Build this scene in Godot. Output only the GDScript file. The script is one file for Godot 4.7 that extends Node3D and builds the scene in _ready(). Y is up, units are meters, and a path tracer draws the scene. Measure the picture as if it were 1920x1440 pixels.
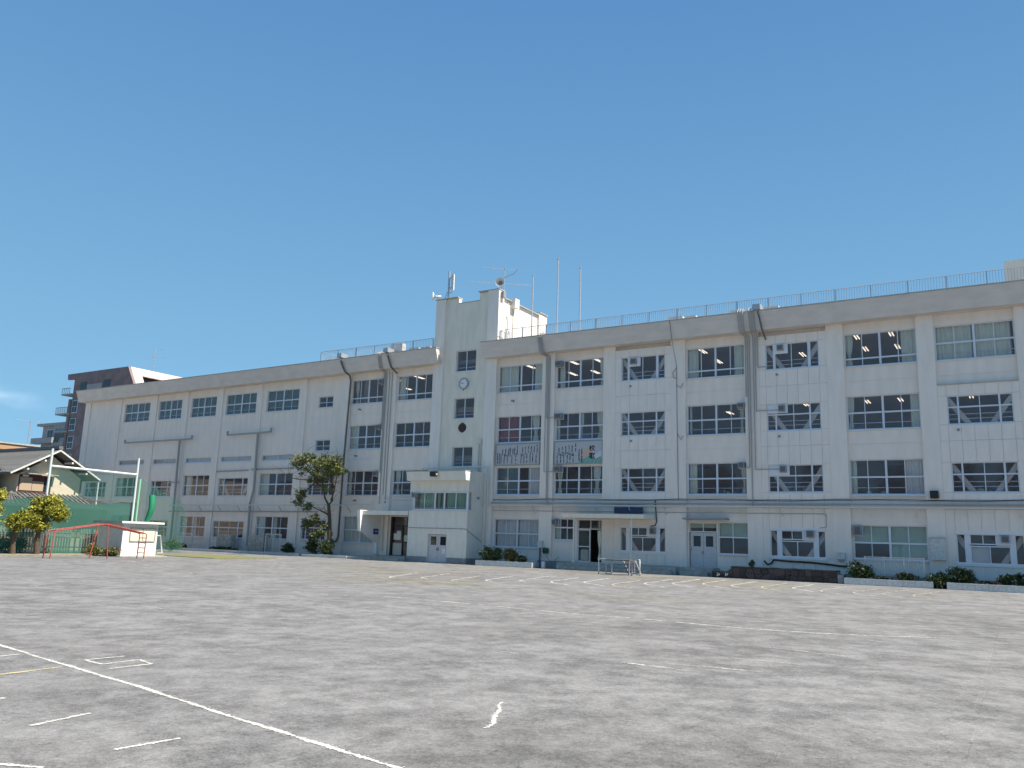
extends Node3D

var M := {}
var used := {}
var box_cache := {}
var rng := RandomNumberGenerator.new()

# ------------------------------------------------------------------ materials
func lin(r: float, g: float, b: float) -> Color:
	return Color(r, g, b).linear_to_srgb()

func plain(r: float, g: float, b: float, rough := 0.8, metal := 0.0) -> StandardMaterial3D:
	var m := StandardMaterial3D.new()
	m.albedo_color = lin(r, g, b)
	m.roughness = rough
	m.metallic = metal
	return m

func noise_tex(seed_: int, freq: float, lo: Color, hi: Color, size := 512, oct := 5, normal := false, bump := 4.0) -> NoiseTexture2D:
	var n := FastNoiseLite.new()
	n.seed = seed_
	n.frequency = freq
	n.noise_type = FastNoiseLite.TYPE_SIMPLEX_SMOOTH
	n.fractal_octaves = oct
	var t := NoiseTexture2D.new()
	t.width = size
	t.height = size
	t.seamless = true
	t.noise = n
	if normal:
		t.as_normal_map = true
		t.bump_strength = bump
	else:
		var g := Gradient.new()
		g.set_color(0, lo)
		g.set_color(1, hi)
		g.set_offset(0, 0.25)
		g.set_offset(1, 0.75)
		t.color_ramp = g
	return t

func grained(r: float, g: float, b: float, vary: float, scale: Vector3, seed_: int, rough := 0.85, freq := 0.012) -> StandardMaterial3D:
	var m := plain(1, 1, 1, rough)
	m.albedo_color = Color(1, 1, 1)
	m.albedo_texture = noise_tex(seed_, freq, lin(r * (1 - vary), g * (1 - vary), b * (1 - vary * 1.25)), lin(minf(r * (1 + vary), 0.95), minf(g * (1 + vary), 0.95), minf(b * (1 + vary), 0.95)))
	m.uv1_triplanar = true
	m.uv1_world_triplanar = true
	m.uv1_scale = scale
	return m

func glass_mat(r: float, g: float, b: float, a: float) -> StandardMaterial3D:
	var m := StandardMaterial3D.new()
	var c := lin(r, g, b)
	c.a = a
	m.albedo_color = c
	m.transparency = BaseMaterial3D.TRANSPARENCY_ALPHA
	m.roughness = 0.02
	m.metallic_specular = 0.38
	return m

func leaf_mat() -> StandardMaterial3D:
	var m := StandardMaterial3D.new()
	m.vertex_color_use_as_albedo = true
	m.roughness = 0.55
	m.cull_mode = BaseMaterial3D.CULL_DISABLED
	m.backlight_enabled = true
	m.backlight = Color(0.12, 0.16, 0.04)
	return m

func make_materials() -> void:
	M.wall = grained(0.84, 0.745, 0.66, 0.032, Vector3(0.22, 0.05, 0.22), 11, 0.9)
	M.pillar = grained(0.85, 0.76, 0.675, 0.03, Vector3(0.3, 0.06, 0.3), 12, 0.9)
	M.panel = grained(0.85, 0.76, 0.675, 0.03, Vector3(0.25, 0.08, 0.25), 13, 0.85)
	M.fascia = grained(0.66, 0.60, 0.55, 0.06, Vector3(0.12, 0.3, 0.12), 14, 0.9)
	M.tower = grained(0.77, 0.71, 0.60, 0.045, Vector3(0.25, 0.07, 0.25), 15, 0.9)
	M.towerp = grained(0.81, 0.75, 0.68, 0.035, Vector3(0.3, 0.06, 0.3), 16, 0.9)
	M.block = grained(0.76, 0.73, 0.65, 0.04, Vector3(0.3, 0.12, 0.3), 17, 0.9)
	M.plinth = grained(0.30, 0.30, 0.30, 0.12, Vector3(0.4, 0.4, 0.4), 18, 0.9)
	M.concrete = grained(0.38, 0.37, 0.34, 0.15, Vector3(0.35, 0.35, 0.35), 19, 0.95)
	M.coping = grained(0.42, 0.41, 0.38, 0.1, Vector3(0.3, 0.3, 0.3), 20, 0.8)
	M.roof = plain(0.25, 0.25, 0.25, 0.95)
	M.dark_gap = plain(0.36, 0.33, 0.29, 0.95)
	M.alu = plain(0.66, 0.69, 0.74, 0.35)
	M.alu_bright = plain(0.76, 0.77, 0.79, 0.35)
	M.glass = glass_mat(0.26, 0.235, 0.25, 0.15)
	M.interior = plain(0.30, 0.26, 0.24, 0.9)
	M.room_wall = plain(0.50, 0.43, 0.41, 0.9)
	M.interior_floor = plain(0.26, 0.18, 0.12, 0.6)
	M.ceiling = plain(0.58, 0.54, 0.52, 0.9)
	M.brace = plain(0.78, 0.74, 0.68, 0.6)
	M.curtain = plain(0.82, 0.86, 0.74, 0.95)
	M.curtain_white = plain(0.82, 0.82, 0.82, 0.95)
	M.curtain_green = plain(0.30, 0.52, 0.36, 0.95)
	M.curtain_red = plain(0.32, 0.045, 0.06, 0.95)
	M.curtain_teal = plain(0.10, 0.21, 0.21, 0.95)
	M.blind = plain(0.58, 0.74, 0.62, 0.9)
	for k in ["curtain", "curtain_white", "curtain_green", "blind"]:
		M[k].cull_mode = BaseMaterial3D.CULL_DISABLED
		M[k].backlight_enabled = true
		M[k].backlight = Color(0.2, 0.2, 0.18)
	M.pipe = plain(0.36, 0.355, 0.345, 0.55)
	M.pipe_dark = plain(0.13, 0.125, 0.125, 0.6)
	M.pipe_white = plain(0.66, 0.64, 0.59, 0.5)
	M.steel = plain(0.42, 0.44, 0.46, 0.4, 0.4)
	M.cable = plain(0.03, 0.03, 0.035, 0.6)
	M.white = plain(0.78, 0.77, 0.74, 0.5)
	M.white_old = grained(0.62, 0.62, 0.59, 0.1, Vector3(0.8, 0.8, 0.8), 21, 0.8)
	M.acbox = plain(0.60, 0.59, 0.55, 0.5)
	M.acgrey = plain(0.27, 0.28, 0.30, 0.5)
	M.black = plain(0.012, 0.012, 0.014, 0.4)
	M.door = grained(0.56, 0.55, 0.56, 0.05, Vector3(0.7, 0.7, 0.7), 22, 0.5)
	M.brown = plain(0.045, 0.025, 0.02, 0.6)
	M.navy = plain(0.035, 0.05, 0.11, 0.5)
	M.blue = plain(0.03, 0.05, 0.25, 0.4)
	M.red = grained(0.36, 0.07, 0.06, 0.3, Vector3(2, 2, 2), 23, 0.6, 0.03)
	M.netgreen = glass_mat(0.04, 0.135, 0.11, 0.78)
	M.netgreen.roughness = 1.0
	M.netgreen.metallic_specular = 0.0
	M.netgreen.cull_mode = BaseMaterial3D.CULL_DISABLED
	M.netlight = glass_mat(0.04, 0.17, 0.13, 0.22)
	M.netlight.roughness = 1.0
	M.netlight.metallic_specular = 0.0
	M.netlight.cull_mode = BaseMaterial3D.CULL_DISABLED
	M.netroll = plain(0.01, 0.20, 0.10, 0.8)
	M.polepaint = plain(0.55, 0.62, 0.62, 0.5)
	M.polegreen = plain(0.25, 0.55, 0.33, 0.5)
	M.leaf = leaf_mat()
	M.bark = grained(0.10, 0.075, 0.055, 0.35, Vector3(1.5, 0.5, 1.5), 24, 0.95, 0.03)
	M.soil = grained(0.10, 0.075, 0.055, 0.3, Vector3(1, 1, 1), 25, 0.95)
	M.housewall = grained(0.66, 0.58, 0.45, 0.04, Vector3(0.3, 0.3, 0.3), 26, 0.9)
	M.housetile = grained(0.13, 0.135, 0.14, 0.2, Vector3(0.5, 0.5, 0.5), 27, 0.6)
	M.wood = plain(0.11, 0.04, 0.035, 0.8)
	M.shutter = plain(0.42, 0.33, 0.23, 0.7)
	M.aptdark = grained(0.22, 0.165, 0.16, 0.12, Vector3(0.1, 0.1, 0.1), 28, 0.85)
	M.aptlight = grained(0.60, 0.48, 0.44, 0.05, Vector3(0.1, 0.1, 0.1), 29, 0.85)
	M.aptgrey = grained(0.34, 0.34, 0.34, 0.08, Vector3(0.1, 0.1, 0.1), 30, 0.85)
	M.darkglass = plain(0.02, 0.025, 0.035, 0.08)
	M.shed = grained(0.66, 0.65, 0.63, 0.05, Vector3(0.4, 0.4, 0.4), 31, 0.8)
	M.stones = []
	for i in 5:
		var f := 0.75 + 0.14 * i
		M.stones.append(grained(0.085 * f, 0.062 * f, 0.058 * f, 0.3, Vector3(1.2, 1.2, 1.2), 40 + i, 0.9, 0.02))
	M.lamp = plain(0.9, 0.9, 0.9, 0.5)
	M.lamp.emission_enabled = true
	M.lamp.emission = Color(1.0, 0.93, 0.84)
	M.lamp.emission_energy_multiplier = 1.0
	M.chalk = grained(0.56, 0.56, 0.55, 0.3, Vector3(6, 6, 6), 50, 0.95, 0.08)
	M.chalk_yellow = grained(0.54, 0.49, 0.29, 0.22, Vector3(5, 5, 5), 51, 0.95, 0.05)
	M.grass = plain(0.14, 0.16, 0.04, 0.9)

# ------------------------------------------------------------------ shape helpers
func nb() -> SurfaceTool:
	var st := SurfaceTool.new()
	st.begin(Mesh.PRIMITIVE_TRIANGLES)
	return st

func tri(st: SurfaceTool, a: Vector3, b: Vector3, c: Vector3) -> void:      # counter-clockwise seen from outside
	var n := (b - a).cross(c - a).normalized()
	st.set_normal(n); st.add_vertex(a)
	st.set_normal(n); st.add_vertex(c)
	st.set_normal(n); st.add_vertex(b)

func quad(st: SurfaceTool, a: Vector3, b: Vector3, c: Vector3, d: Vector3) -> void:
	tri(st, a, b, c)
	tri(st, a, c, d)

func hexa(st: SurfaceTool, p: Array) -> void:      # p[0..3] back face (z small) ll lr ur ul, p[4..7] front face
	quad(st, p[4], p[5], p[6], p[7])
	quad(st, p[1], p[0], p[3], p[2])
	quad(st, p[0], p[4], p[7], p[3])
	quad(st, p[5], p[1], p[2], p[6])
	quad(st, p[7], p[6], p[2], p[3])
	quad(st, p[0], p[1], p[5], p[4])

func addbox(st: SurfaceTool, x0: float, x1: float, y0: float, y1: float, z0: float, z1: float) -> void:
	hexa(st, [Vector3(x0, y0, z0), Vector3(x1, y0, z0), Vector3(x1, y1, z0), Vector3(x0, y1, z0), Vector3(x0, y0, z1), Vector3(x1, y0, z1), Vector3(x1, y1, z1), Vector3(x0, y1, z1)])

func bar(st: SurfaceTool, a: Vector3, b: Vector3, w: float, t: float, up := Vector3(0, 0, 1)) -> void:    # a flat bar from a to b
	var d := (b - a).normalized()
	var s := d.cross(up).normalized() * w * 0.5
	var u := s.cross(d).normalized() * t * 0.5
	hexa(st, [a - s - u, a + s - u, b + s - u, b - s - u, a - s + u, a + s + u, b + s + u, b - s + u])

func prism_x(st: SurfaceTool, poly: Array, x0: float, x1: float) -> void:     # poly of Vector2(z, y), counter-clockwise seen from +X looking to -X with z to the left
	var pv := PackedVector2Array(poly)
	var n := pv.size()
	for i in n:
		var a := pv[i]
		var b := pv[(i + 1) % n]
		quad(st, Vector3(x0, a.y, a.x), Vector3(x1, a.y, a.x), Vector3(x1, b.y, b.x), Vector3(x0, b.y, b.x))
	var ids := Geometry2D.triangulate_polygon(pv)
	for i in range(0, ids.size(), 3):
		var p := [pv[ids[i]], pv[ids[i + 1]], pv[ids[i + 2]]]
		var area: float = (p[1].x - p[0].x) * (p[2].y - p[0].y) - (p[2].x - p[0].x) * (p[1].y - p[0].y)
		if area > 0:
			p = [p[0], p[2], p[1]]
		# for +X looking to -X: z grows to the left, so clockwise (z, y) is counter-clockwise seen
		tri(st, Vector3(x1, p[0].y, p[0].x), Vector3(x1, p[1].y, p[1].x), Vector3(x1, p[2].y, p[2].x))
		tri(st, Vector3(x0, p[0].y, p[0].x), Vector3(x0, p[2].y, p[2].x), Vector3(x0, p[1].y, p[1].x))

func prism_slope(st: SurfaceTool, pa: Array, pb: Array, x0: float, x1: float) -> void:      # like prism_x, with another section at each end
	var n := pa.size()
	for i in n:
		var a: Vector2 = pa[i]
		var b: Vector2 = pa[(i + 1) % n]
		var c: Vector2 = pb[i]
		var d: Vector2 = pb[(i + 1) % n]
		quad(st, Vector3(x0, a.y, a.x), Vector3(x1, c.y, c.x), Vector3(x1, d.y, d.x), Vector3(x0, b.y, b.x))
	for e in [[pa, x0, 1], [pb, x1, 0]]:
		var ids := Geometry2D.triangulate_polygon(PackedVector2Array(e[0]))
		for i in range(0, ids.size(), 3):
			var p := [e[0][ids[i]], e[0][ids[i + 1]], e[0][ids[i + 2]]]
			var area: float = (p[1].x - p[0].x) * (p[2].y - p[0].y) - (p[2].x - p[0].x) * (p[1].y - p[0].y)
			if (area > 0) == (e[2] == 0): p = [p[0], p[2], p[1]]
			tri(st, Vector3(e[1], p[0].y, p[0].x), Vector3(e[1], p[1].y, p[1].x), Vector3(e[1], p[2].y, p[2].x))

func tube(st: SurfaceTool, pts: Array, r: float, n := 8, r_end := -1.0) -> void:
	if r_end < 0: r_end = r
	var rings := []
	var prev := Vector3.ZERO
	for i in pts.size():
		var t: Vector3
		if i == 0: t = (pts[1] - pts[0]).normalized()
		elif i == pts.size() - 1: t = (pts[i] - pts[i - 1]).normalized()
		else: t = ((pts[i + 1] - pts[i]).normalized() + (pts[i] - pts[i - 1]).normalized()).normalized()
		var u := prev
		if u == Vector3.ZERO: u = t.cross(Vector3(0.31, 0.11, 0.94)).normalized()
		u = (u - t * u.dot(t)).normalized()
		prev = u
		var v := t.cross(u)
		var rr := lerpf(r, r_end, float(i) / (pts.size() - 1))
		var ring := []
		for k in n:
			var a := TAU * k / n
			ring.append([pts[i] + (u * cos(a) + v * sin(a)) * rr, u * cos(a) + v * sin(a)])
		rings.append(ring)
	for i in rings.size() - 1:
		for k in n:
			var k2 := (k + 1) % n
			var q := [rings[i][k], rings[i][k2], rings[i + 1][k2], rings[i + 1][k]]
			for j in [0, 2, 1, 0, 3, 2]:
				st.set_normal(q[j][1]); st.add_vertex(q[j][0])
	for e in [0, rings.size() - 1]:
		for k in n:
			var k2 := (k + 1) % n
			if e == 0: tri(st, pts[0], rings[0][k2][0], rings[0][k][0])
			else: tri(st, pts[e], rings[e][k][0], rings[e][k2][0])

func lathe(st: SurfaceTool, base: Vector3, axis: Vector3, prof: Array, n := 16) -> void:    # prof of Vector2(along, radius)
	var u := axis.cross(Vector3(0.21, 0.91, 0.33)).normalized()
	var v := axis.cross(u)
	for i in prof.size() - 1:
		for k in n:
			var a0 := TAU * k / n
			var a1 := TAU * (k + 1) / n
			var d0 := u * cos(a0) + v * sin(a0)
			var d1 := u * cos(a1) + v * sin(a1)
			quad(st, base + axis * prof[i].x + d0 * prof[i].y, base + axis * prof[i].x + d1 * prof[i].y, base + axis * prof[i + 1].x + d1 * prof[i + 1].y, base + axis * prof[i + 1].x + d0 * prof[i + 1].y)

# ------------------------------------------------------------------ scene helpers
func numbered(called: String) -> String:
	if not used.has(called):
		used[called] = 0
		return called
	used[called] += 1
	return "%s_%03d" % [called, used[called]]

func org(n: Node) -> Vector3:
	var v := Vector3.ZERO
	while n != self:
		v += n.position
		n = n.get_parent()
	return v

func tag(o: Node, label: String, category: String, group := "") -> Node:
	o.set_meta("label", label)
	o.set_meta("category", category)
	if group != "": o.set_meta("group", group)
	return o

func thing(called: String, label: String, category: String, at: Vector3, group := "") -> Node3D:
	var o := Node3D.new()
	o.name = numbered(called)
	add_child(o)
	o.position = at
	tag(o, label, category, group)
	return o

func obj(called: String, st: SurfaceTool, m: Material, parent: Node = self) -> MeshInstance3D:
	var o := MeshInstance3D.new()
	o.mesh = st.commit()
	o.material_override = m
	o.name = numbered(called) if parent == self else called
	parent.add_child(o, true)
	if parent != self: o.position = -org(parent)
	return o

func boxn(called: String, parent: Node, x0: float, x1: float, y0: float, y1: float, z0: float, z1: float, m: Material) -> MeshInstance3D:
	var sx := snappedf(x1 - x0, 0.001)
	var sy := snappedf(y1 - y0, 0.001)
	var sz := snappedf(z1 - z0, 0.001)
	var key := "%.3f_%.3f_%.3f" % [sx, sy, sz]
	if not box_cache.has(key):
		var b := BoxMesh.new()
		b.size = Vector3(sx, sy, sz)
		box_cache[key] = b
	var o := MeshInstance3D.new()
	o.mesh = box_cache[key]
	o.material_override = m
	o.name = numbered(called) if parent == self else called
	parent.add_child(o, true)
	o.position = Vector3((x0 + x1) / 2, (y0 + y1) / 2, (z0 + z1) / 2) - (org(parent) if parent != self else Vector3.ZERO)
	return o

func copy_thing(src: Node3D, at: Vector3, label: String) -> Node3D:
	var c: Node3D = src.duplicate()
	var base := String(src.name)
	c.name = numbered(base)
	add_child(c)
	c.position = at
	c.set_meta("label", label)
	return c

# ------------------------------------------------------------------ windows
func curtain_mesh(x0: float, x1: float, y0: float, y1: float, z: float, tied: bool) -> SurfaceTool:
	var st := nb()
	var n := maxi(8, int((x1 - x0) / 0.05))
	var rows := 8
	var cx := (x0 + x1) / 2
	var ph := rng.randf() * 6.0
	var vs := []
	for j in rows + 1:
		var v := float(j) / rows
		var y := lerpf(y1, y0, v)
		var squeeze := 1.0
		if tied: squeeze = 1.0 - 0.62 * exp(-pow((v - 0.68) / 0.2, 2.0))
		var row := []
		for i in n + 1:
			var u := float(i) / n
			var x := cx + (lerpf(x0, x1, u) - cx) * squeeze
			var zz := z + 0.045 * sin(u * (x1 - x0) * 34.0 + ph) + 0.025 * sin(u * (x1 - x0) * 13.0 + ph * 2.0 + v)
			row.append(Vector3(x, y, zz))
		vs.append(row)
	st.set_smooth_group(0)
	for j in rows:
		for i in n:
			quad(st, vs[j + 1][i], vs[j + 1][i + 1], vs[j][i + 1], vs[j][i])
	return st

# xs: [[position 0..1, bar width]...], ys the same upwards, guards: thin rails (0..1)
func grid_window(parent: Node, x0: float, x1: float, y0: float, y1: float, z: float, xs: Array, ys: Array, guards: Array, opt := {}) -> MeshInstance3D:
	var st := nb()
	var fw := 0.055
	var d := 0.05
	var w := x1 - x0
	var h := y1 - y0
	addbox(st, x0, x1, y1 - fw, y1, z - d, z + d)
	addbox(st, x0, x1, y0, y0 + fw, z - d, z + d)
	addbox(st, x0, x0 + fw, y0 + fw, y1 - fw, z - d, z + d)
	addbox(st, x1 - fw, x1, y0 + fw, y1 - fw, z - d, z + d)
	var cx := [x0 + fw]
	for a in xs:
		var p: float = x0 + w * a[0]
		addbox(st, p - a[1] / 2, p + a[1] / 2, y0 + fw, y1 - fw, z - d * (0.8 if a[1] > 0.06 else 0.5), z + d * (0.9 if a[1] > 0.06 else 0.55))
		cx.append(p - a[1] / 2)
		cx.append(p + a[1] / 2)
	cx.append(x1 - fw)
	var cy := [y0 + fw]
	for a in ys:
		var p: float = y0 + h * a[0]
		for k in range(0, cx.size(), 2):
			addbox(st, cx[k], cx[k + 1], p - a[1] / 2, p + a[1] / 2, z - d * 0.7, z + d * 0.75)
		cy.append(p - a[1] / 2)
		cy.append(p + a[1] / 2)
	cy.append(y1 - fw)
	for gd in guards:
		var p: float = y0 + h * gd
		addbox(st, x0 + fw, x1 - fw, p - 0.017, p + 0.017, z - d * 0.98 - 0.03, z - d * 0.98)
	var o := obj("window", st, opt.get("frame", M.alu), parent)
	var flip := 0
	for i in range(0, cx.size(), 2):
		flip += 1
		for j in range(0, cy.size(), 2):
			if opt.get("skip", []).has(Vector2i(i / 2, j / 2)):
				continue
			var zo := z + (0.012 if (flip + j / 2) % 2 == 0 else -0.012)
			boxn("pane", o, cx[i] + 0.001, cx[i + 1] - 0.001, cy[j] + 0.001, cy[j + 1] - 0.001, zo - 0.003, zo + 0.003, opt.get("glass", M.glass))
	if not opt.get("nosill", false):
		boxn("sill", o, x0 - 0.03, x1 + 0.03, y0 - 0.07, y0 - 0.003, z - 0.05, z + opt.get("sillout", 0.22), M.alu)
	for c in opt.get("curtains", []):
		var m: Material = c[3] if c.size() > 3 else M.curtain
		var cy0: float = y0 + 0.02
		var cy1: float = y1
		if c.size() > 5:
			cy0 = y0 + h * c[4]
			cy1 = y0 + h * c[5]
		obj("curtain", curtain_mesh(x0 + w * c[0] + 0.03, x0 + w * c[1] - 0.03, cy0, cy1, z - 0.17, c[2] == 1), m, o)
	for c in opt.get("blinds", []):      # flat roller blinds [u0, u1, v0, v1, material]
		boxn("blind", o, x0 + w * c[0] + 0.03, x0 + w * c[1] - 0.03, y0 + h * c[2], y0 + h * c[3], z - 0.135, z - 0.13, c[4])
	return o

func win(parent: Node, kind: String, x0: float, x1: float, y0: float, y1: float, z: float, opt := {}) -> MeshInstance3D:
	match kind:
		"A":
			return grid_window(parent, x0, x1, y0, y1, z, [[0.25, 0.04], [0.5, 0.11], [0.75, 0.04]], [[0.50, 0.09]], [0.20], opt)
		"A1":
			return grid_window(parent, x0, x1, y0, y1, z, [[0.25, 0.04], [0.5, 0.11], [0.75, 0.04]], [[0.48, 0.09]], [], opt)
		"A4":
			return grid_window(parent, x0, x1, y0, y1, z, [[0.25, 0.045], [0.5, 0.11], [0.75, 0.045]], [[0.235, 0.085]], [], opt)
		"B":
			return grid_window(parent, x0, x1, y0, y1, z, [[0.17, 0.08], [0.5, 0.04], [0.80, 0.09]], [[0.60, 0.075]], [0.36, 0.2], opt)
		"B4":
			return grid_window(parent, x0, x1, y0, y1, z, [[0.165, 0.14], [0.49, 0.04], [0.82, 0.16]], [], [0.34, 0.18], opt)
		"S":
			return grid_window(parent, x0, x1, y0, y1, z, [[0.5, 0.06]], [], [0.2], opt)
		"S2":
			return grid_window(parent, x0, x1, y0, y1, z, [[0.5, 0.05]], [[0.45, 0.04]], [], opt)
		"V":
			return grid_window(parent, x0, x1, y0, y1, z, [[0.5, 0.05]], [], [], opt)
	return null

func braces(parent: Node, x0: float, x1: float, y0: float, y1: float, z: float) -> void:
	for s in [0, 1]:
		var st := nb()
		var xa := x0 - 0.28 if s == 0 else x1 + 0.28
		var xb := x0 + 1.2 if s == 0 else x1 - 1.2
		bar(st, Vector3(xa, y1 + 0.32, z), Vector3(xb, y0 - 0.35, z), 0.25, 0.12)
		obj("steel_brace", st, M.brace, parent)

# ------------------------------------------------------------------ foliage
func leaf(st: SurfaceTool, p: Vector3, s: float, c: Color) -> void:
	var a := Vector3(rng.randfn(), rng.randfn(), rng.randfn()).normalized()
	var b := a.cross(Vector3(rng.randfn(), rng.randfn(), rng.randfn())).normalized()
	var n := b.cross(a).normalized()
	var l := a * s
	var w := b * s * 0.42
	var q := [p - l, p + w - l * 0.1, p + l, p - w - l * 0.1]
	for j in [0, 2, 1, 0, 3, 2]:
		st.set_color(c)
		st.set_normal(n)
		st.add_vertex(q[j])

func clump(st: SurfaceTool, center: Vector3, rad: Vector3, n_sub: int, per: int, size: float, c0: Color, c1: Color, sub_r := 0.28) -> void:
	for i in n_sub:
		var d := Vector3(rng.randfn(), rng.randfn(), rng.randfn()).normalized() * pow(rng.randf(), 0.4)
		var sc := center + d * rad
		var tone := rng.randf()
		var sr: float = sub_r * minf(rad.x, minf(rad.y, rad.z)) * rng.randf_range(0.7, 1.5)
		for k in per:
			var e := Vector3(rng.randfn(), rng.randfn() * 0.7, rng.randfn()) * sr * 0.75
			leaf(st, sc + e, size * rng.randf_range(0.65, 1.3), c0.lerp(c1, clampf(tone * 0.7 + rng.randf() * 0.4, 0, 1)))

func shrub(label: String, at: Vector3, rad: Vector3, c0: Color, c1: Color, flower = null, n := 36, group := "") -> Node3D:
	var t := thing("shrub", label, "shrub", at, group)
	var st := nb()
	clump(st, at + Vector3(0, rad.y * 0.95, 0), rad, n, 42, 0.06, c0, c1, 0.3)
	obj("foliage", st, M.leaf, t)
	var s2 := nb()
	for i in 6:
		var a := rng.randf() * TAU
		tube(s2, [at, at + Vector3(cos(a) * rad.x * 0.5, rad.y * 1.1, sin(a) * rad.z * 0.5)], 0.018, 5, 0.008)
	obj("stem", s2, M.bark, t)
	if flower != null:
		var s3 := nb()
		for i in 26:
			var d := Vector3(rng.randfn(), absf(rng.randfn()), rng.randfn()).normalized()
			var p := at + Vector3(0, rad.y * 0.95, 0) + d * rad * rng.randf_range(0.9, 1.08)
			for k in 4: leaf(s3, p + Vector3(rng.randfn(), rng.randfn(), rng.randfn()) * 0.02, 0.045, flower)
		obj("flowers", s3, M.leaf, t).set_meta("kind", "stuff")
	return t

# ------------------------------------------------------------------ ready
func _ready() -> void:
	rng.seed = 20240
	# camera
	var cam := Camera3D.new()
	cam.name = "camera"
	add_child(cam)
	cam.position = Vector3(0, 1.6, 47.36)
	cam.basis = Basis.from_euler(Vector3(deg_to_rad(10.7227), deg_to_rad(31.4434), deg_to_rad(1.8319)))
	cam.fov = 49.79
	cam.near = 0.1
	cam.far = 2000.0
	cam.current = true
	# sky and exposure
	var env := Environment.new()
	env.background_mode = Environment.BG_SKY
	var sky := Sky.new()
	var sm := ProceduralSkyMaterial.new()
	sm.sky_top_color = Color(0.212, 0.371, 0.556)
	sm.sky_horizon_color = Color(0.446, 0.614, 0.714)
	sm.sky_curve = 0.3
	sm.ground_bottom_color = Color(0.45, 0.45, 0.44)
	sm.ground_horizon_color = Color(0.62, 0.72, 0.80)
	sm.sun_angle_max = 1.0
	sm.sun_curve = 0.05
	sm.sky_cover = cloud_cover()
	sm.sky_cover_modulate = Color(1, 1, 1)
	sky.sky_material = sm
	env.sky = sky
	env.tonemap_mode = Environment.TONE_MAPPER_LINEAR
	env.tonemap_exposure = 1.9
	env.ambient_light_source = Environment.AMBIENT_SOURCE_SKY
	env.sdfgi_enabled = true
	env.ssao_enabled = true
	env.ssil_enabled = true
	var we := WorldEnvironment.new()
	we.name = "world_environment"
	we.environment = env
	add_child(we)
	# sun: high, along the facade from the right and slightly behind it
	var sun := DirectionalLight3D.new()
	sun.name = "sun"
	add_child(sun)
	var to_sun := Vector3(0.66, 1.0, -0.097).normalized()
	sun.look_at_from_position(Vector3.ZERO, -to_sun, Vector3(0, 0, 1))
	sun.light_energy = 1.5
	sun.light_color = Color(1.0, 0.955, 0.89)
	sun.light_angular_distance = 0.5
	sun.shadow_enabled = true

	make_materials()
	build_ground()
	build_school()
	build_entrance_block()
	build_canopies()
	build_roof_things()
	build_facade_things()
	build_front_things()
	build_left_side()
	build_background()

func cloud_cover() -> ImageTexture:
	var w := 2048
	var h := 1024
	var img := Image.create(w, h, false, Image.FORMAT_RGBA8)
	img.fill(Color(1, 1, 1, 0))
	var n := FastNoiseLite.new()
	n.seed = 5
	n.frequency = 0.09
	n.fractal_octaves = 5
	var cu := fposmod(-0.1768, 1.0) * w
	var cv := 0.4585 * h
	for y in range(int(cv) - 14, int(cv) + 14):
		for x in range(int(cu) - 46, int(cu) + 30):
			var e := exp(-pow((x - cu) / 9.0, 2.0) - pow((y - cv) / 2.4, 2.0))
			var a := clampf(e * (0.6 + 1.3 * n.get_noise_2d(x * 0.7, y * 2.6)), 0, 1)
			img.set_pixel(posmod(x, w), y, Color(1, 0.98, 0.97, a * 0.2))
	return ImageTexture.create_from_image(img)

# ------------------------------------------------------------------ ground
func ribbon(parent: Node, called: String, pts: Array, w: float, m: Material, ragged := 0.25, gaps := 0.06) -> void:
	var st := nb()
	var c := Curve2D.new()
	for p in pts: c.add_point(p)
	var L := c.get_baked_length()
	var step := clampf(w * 0.45, 0.02, 0.1)
	var n := maxi(2, int(L / step))
	var pl := []
	var wob := FastNoiseLite.new()
	wob.seed = int(L * 1000.0)
	wob.frequency = 0.12
	for i in n + 1:
		var s := L * i / n
		var p := c.sample_baked(s)
		var q := c.sample_baked(minf(s + 0.02, L)) - c.sample_baked(maxf(s - 0.02, 0.0))
		var nn := Vector2(-q.y, q.x).normalized() * w * 0.5
		p += nn.normalized() * wob.get_noise_1d(s * 6.0) * w * 0.5
		var wm := 0.85 + 0.7 * wob.get_noise_1d(500.0 + s * 14.0)
		var ja := wm + rng.randf_range(-ragged, ragged)
		var jb := wm + rng.randf_range(-ragged, ragged)
		pl.append([Vector3(p.x + nn.x * ja, 0.004, p.y + nn.y * ja), Vector3(p.x - nn.x * jb, 0.004, p.y - nn.y * jb)])
	for i in n:
		for k in 3:      # loose specks of chalk beside the line
			var e: Vector3 = pl[i][0].lerp(pl[i][1], rng.randf_range(-0.35, 1.35)) + Vector3(rng.randfn(), 0, rng.randfn()) * w * 0.22
			var sz := rng.randf_range(0.003, 0.009)
			quad(st, e + Vector3(-sz, 0.0005, sz), e + Vector3(sz, 0.0005, sz * 0.6), e + Vector3(sz * 0.8, 0.0005, -sz), e + Vector3(-sz * 0.7, 0.0005, -sz))
		if wob.get_noise_1d(1000.0 + i * step * 9.0) * 0.9 + 0.5 < gaps * 1.15 + rng.randf() * 0.12: continue
		quad(st, pl[i][0], pl[i + 1][0], pl[i + 1][1], pl[i][1])
	obj(called, st, m, parent)

func v2(a: Array) -> Array:
	var r := []
	for i in range(0, a.size(), 2): r.append(Vector2(a[i], a[i + 1]))
	return r

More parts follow.
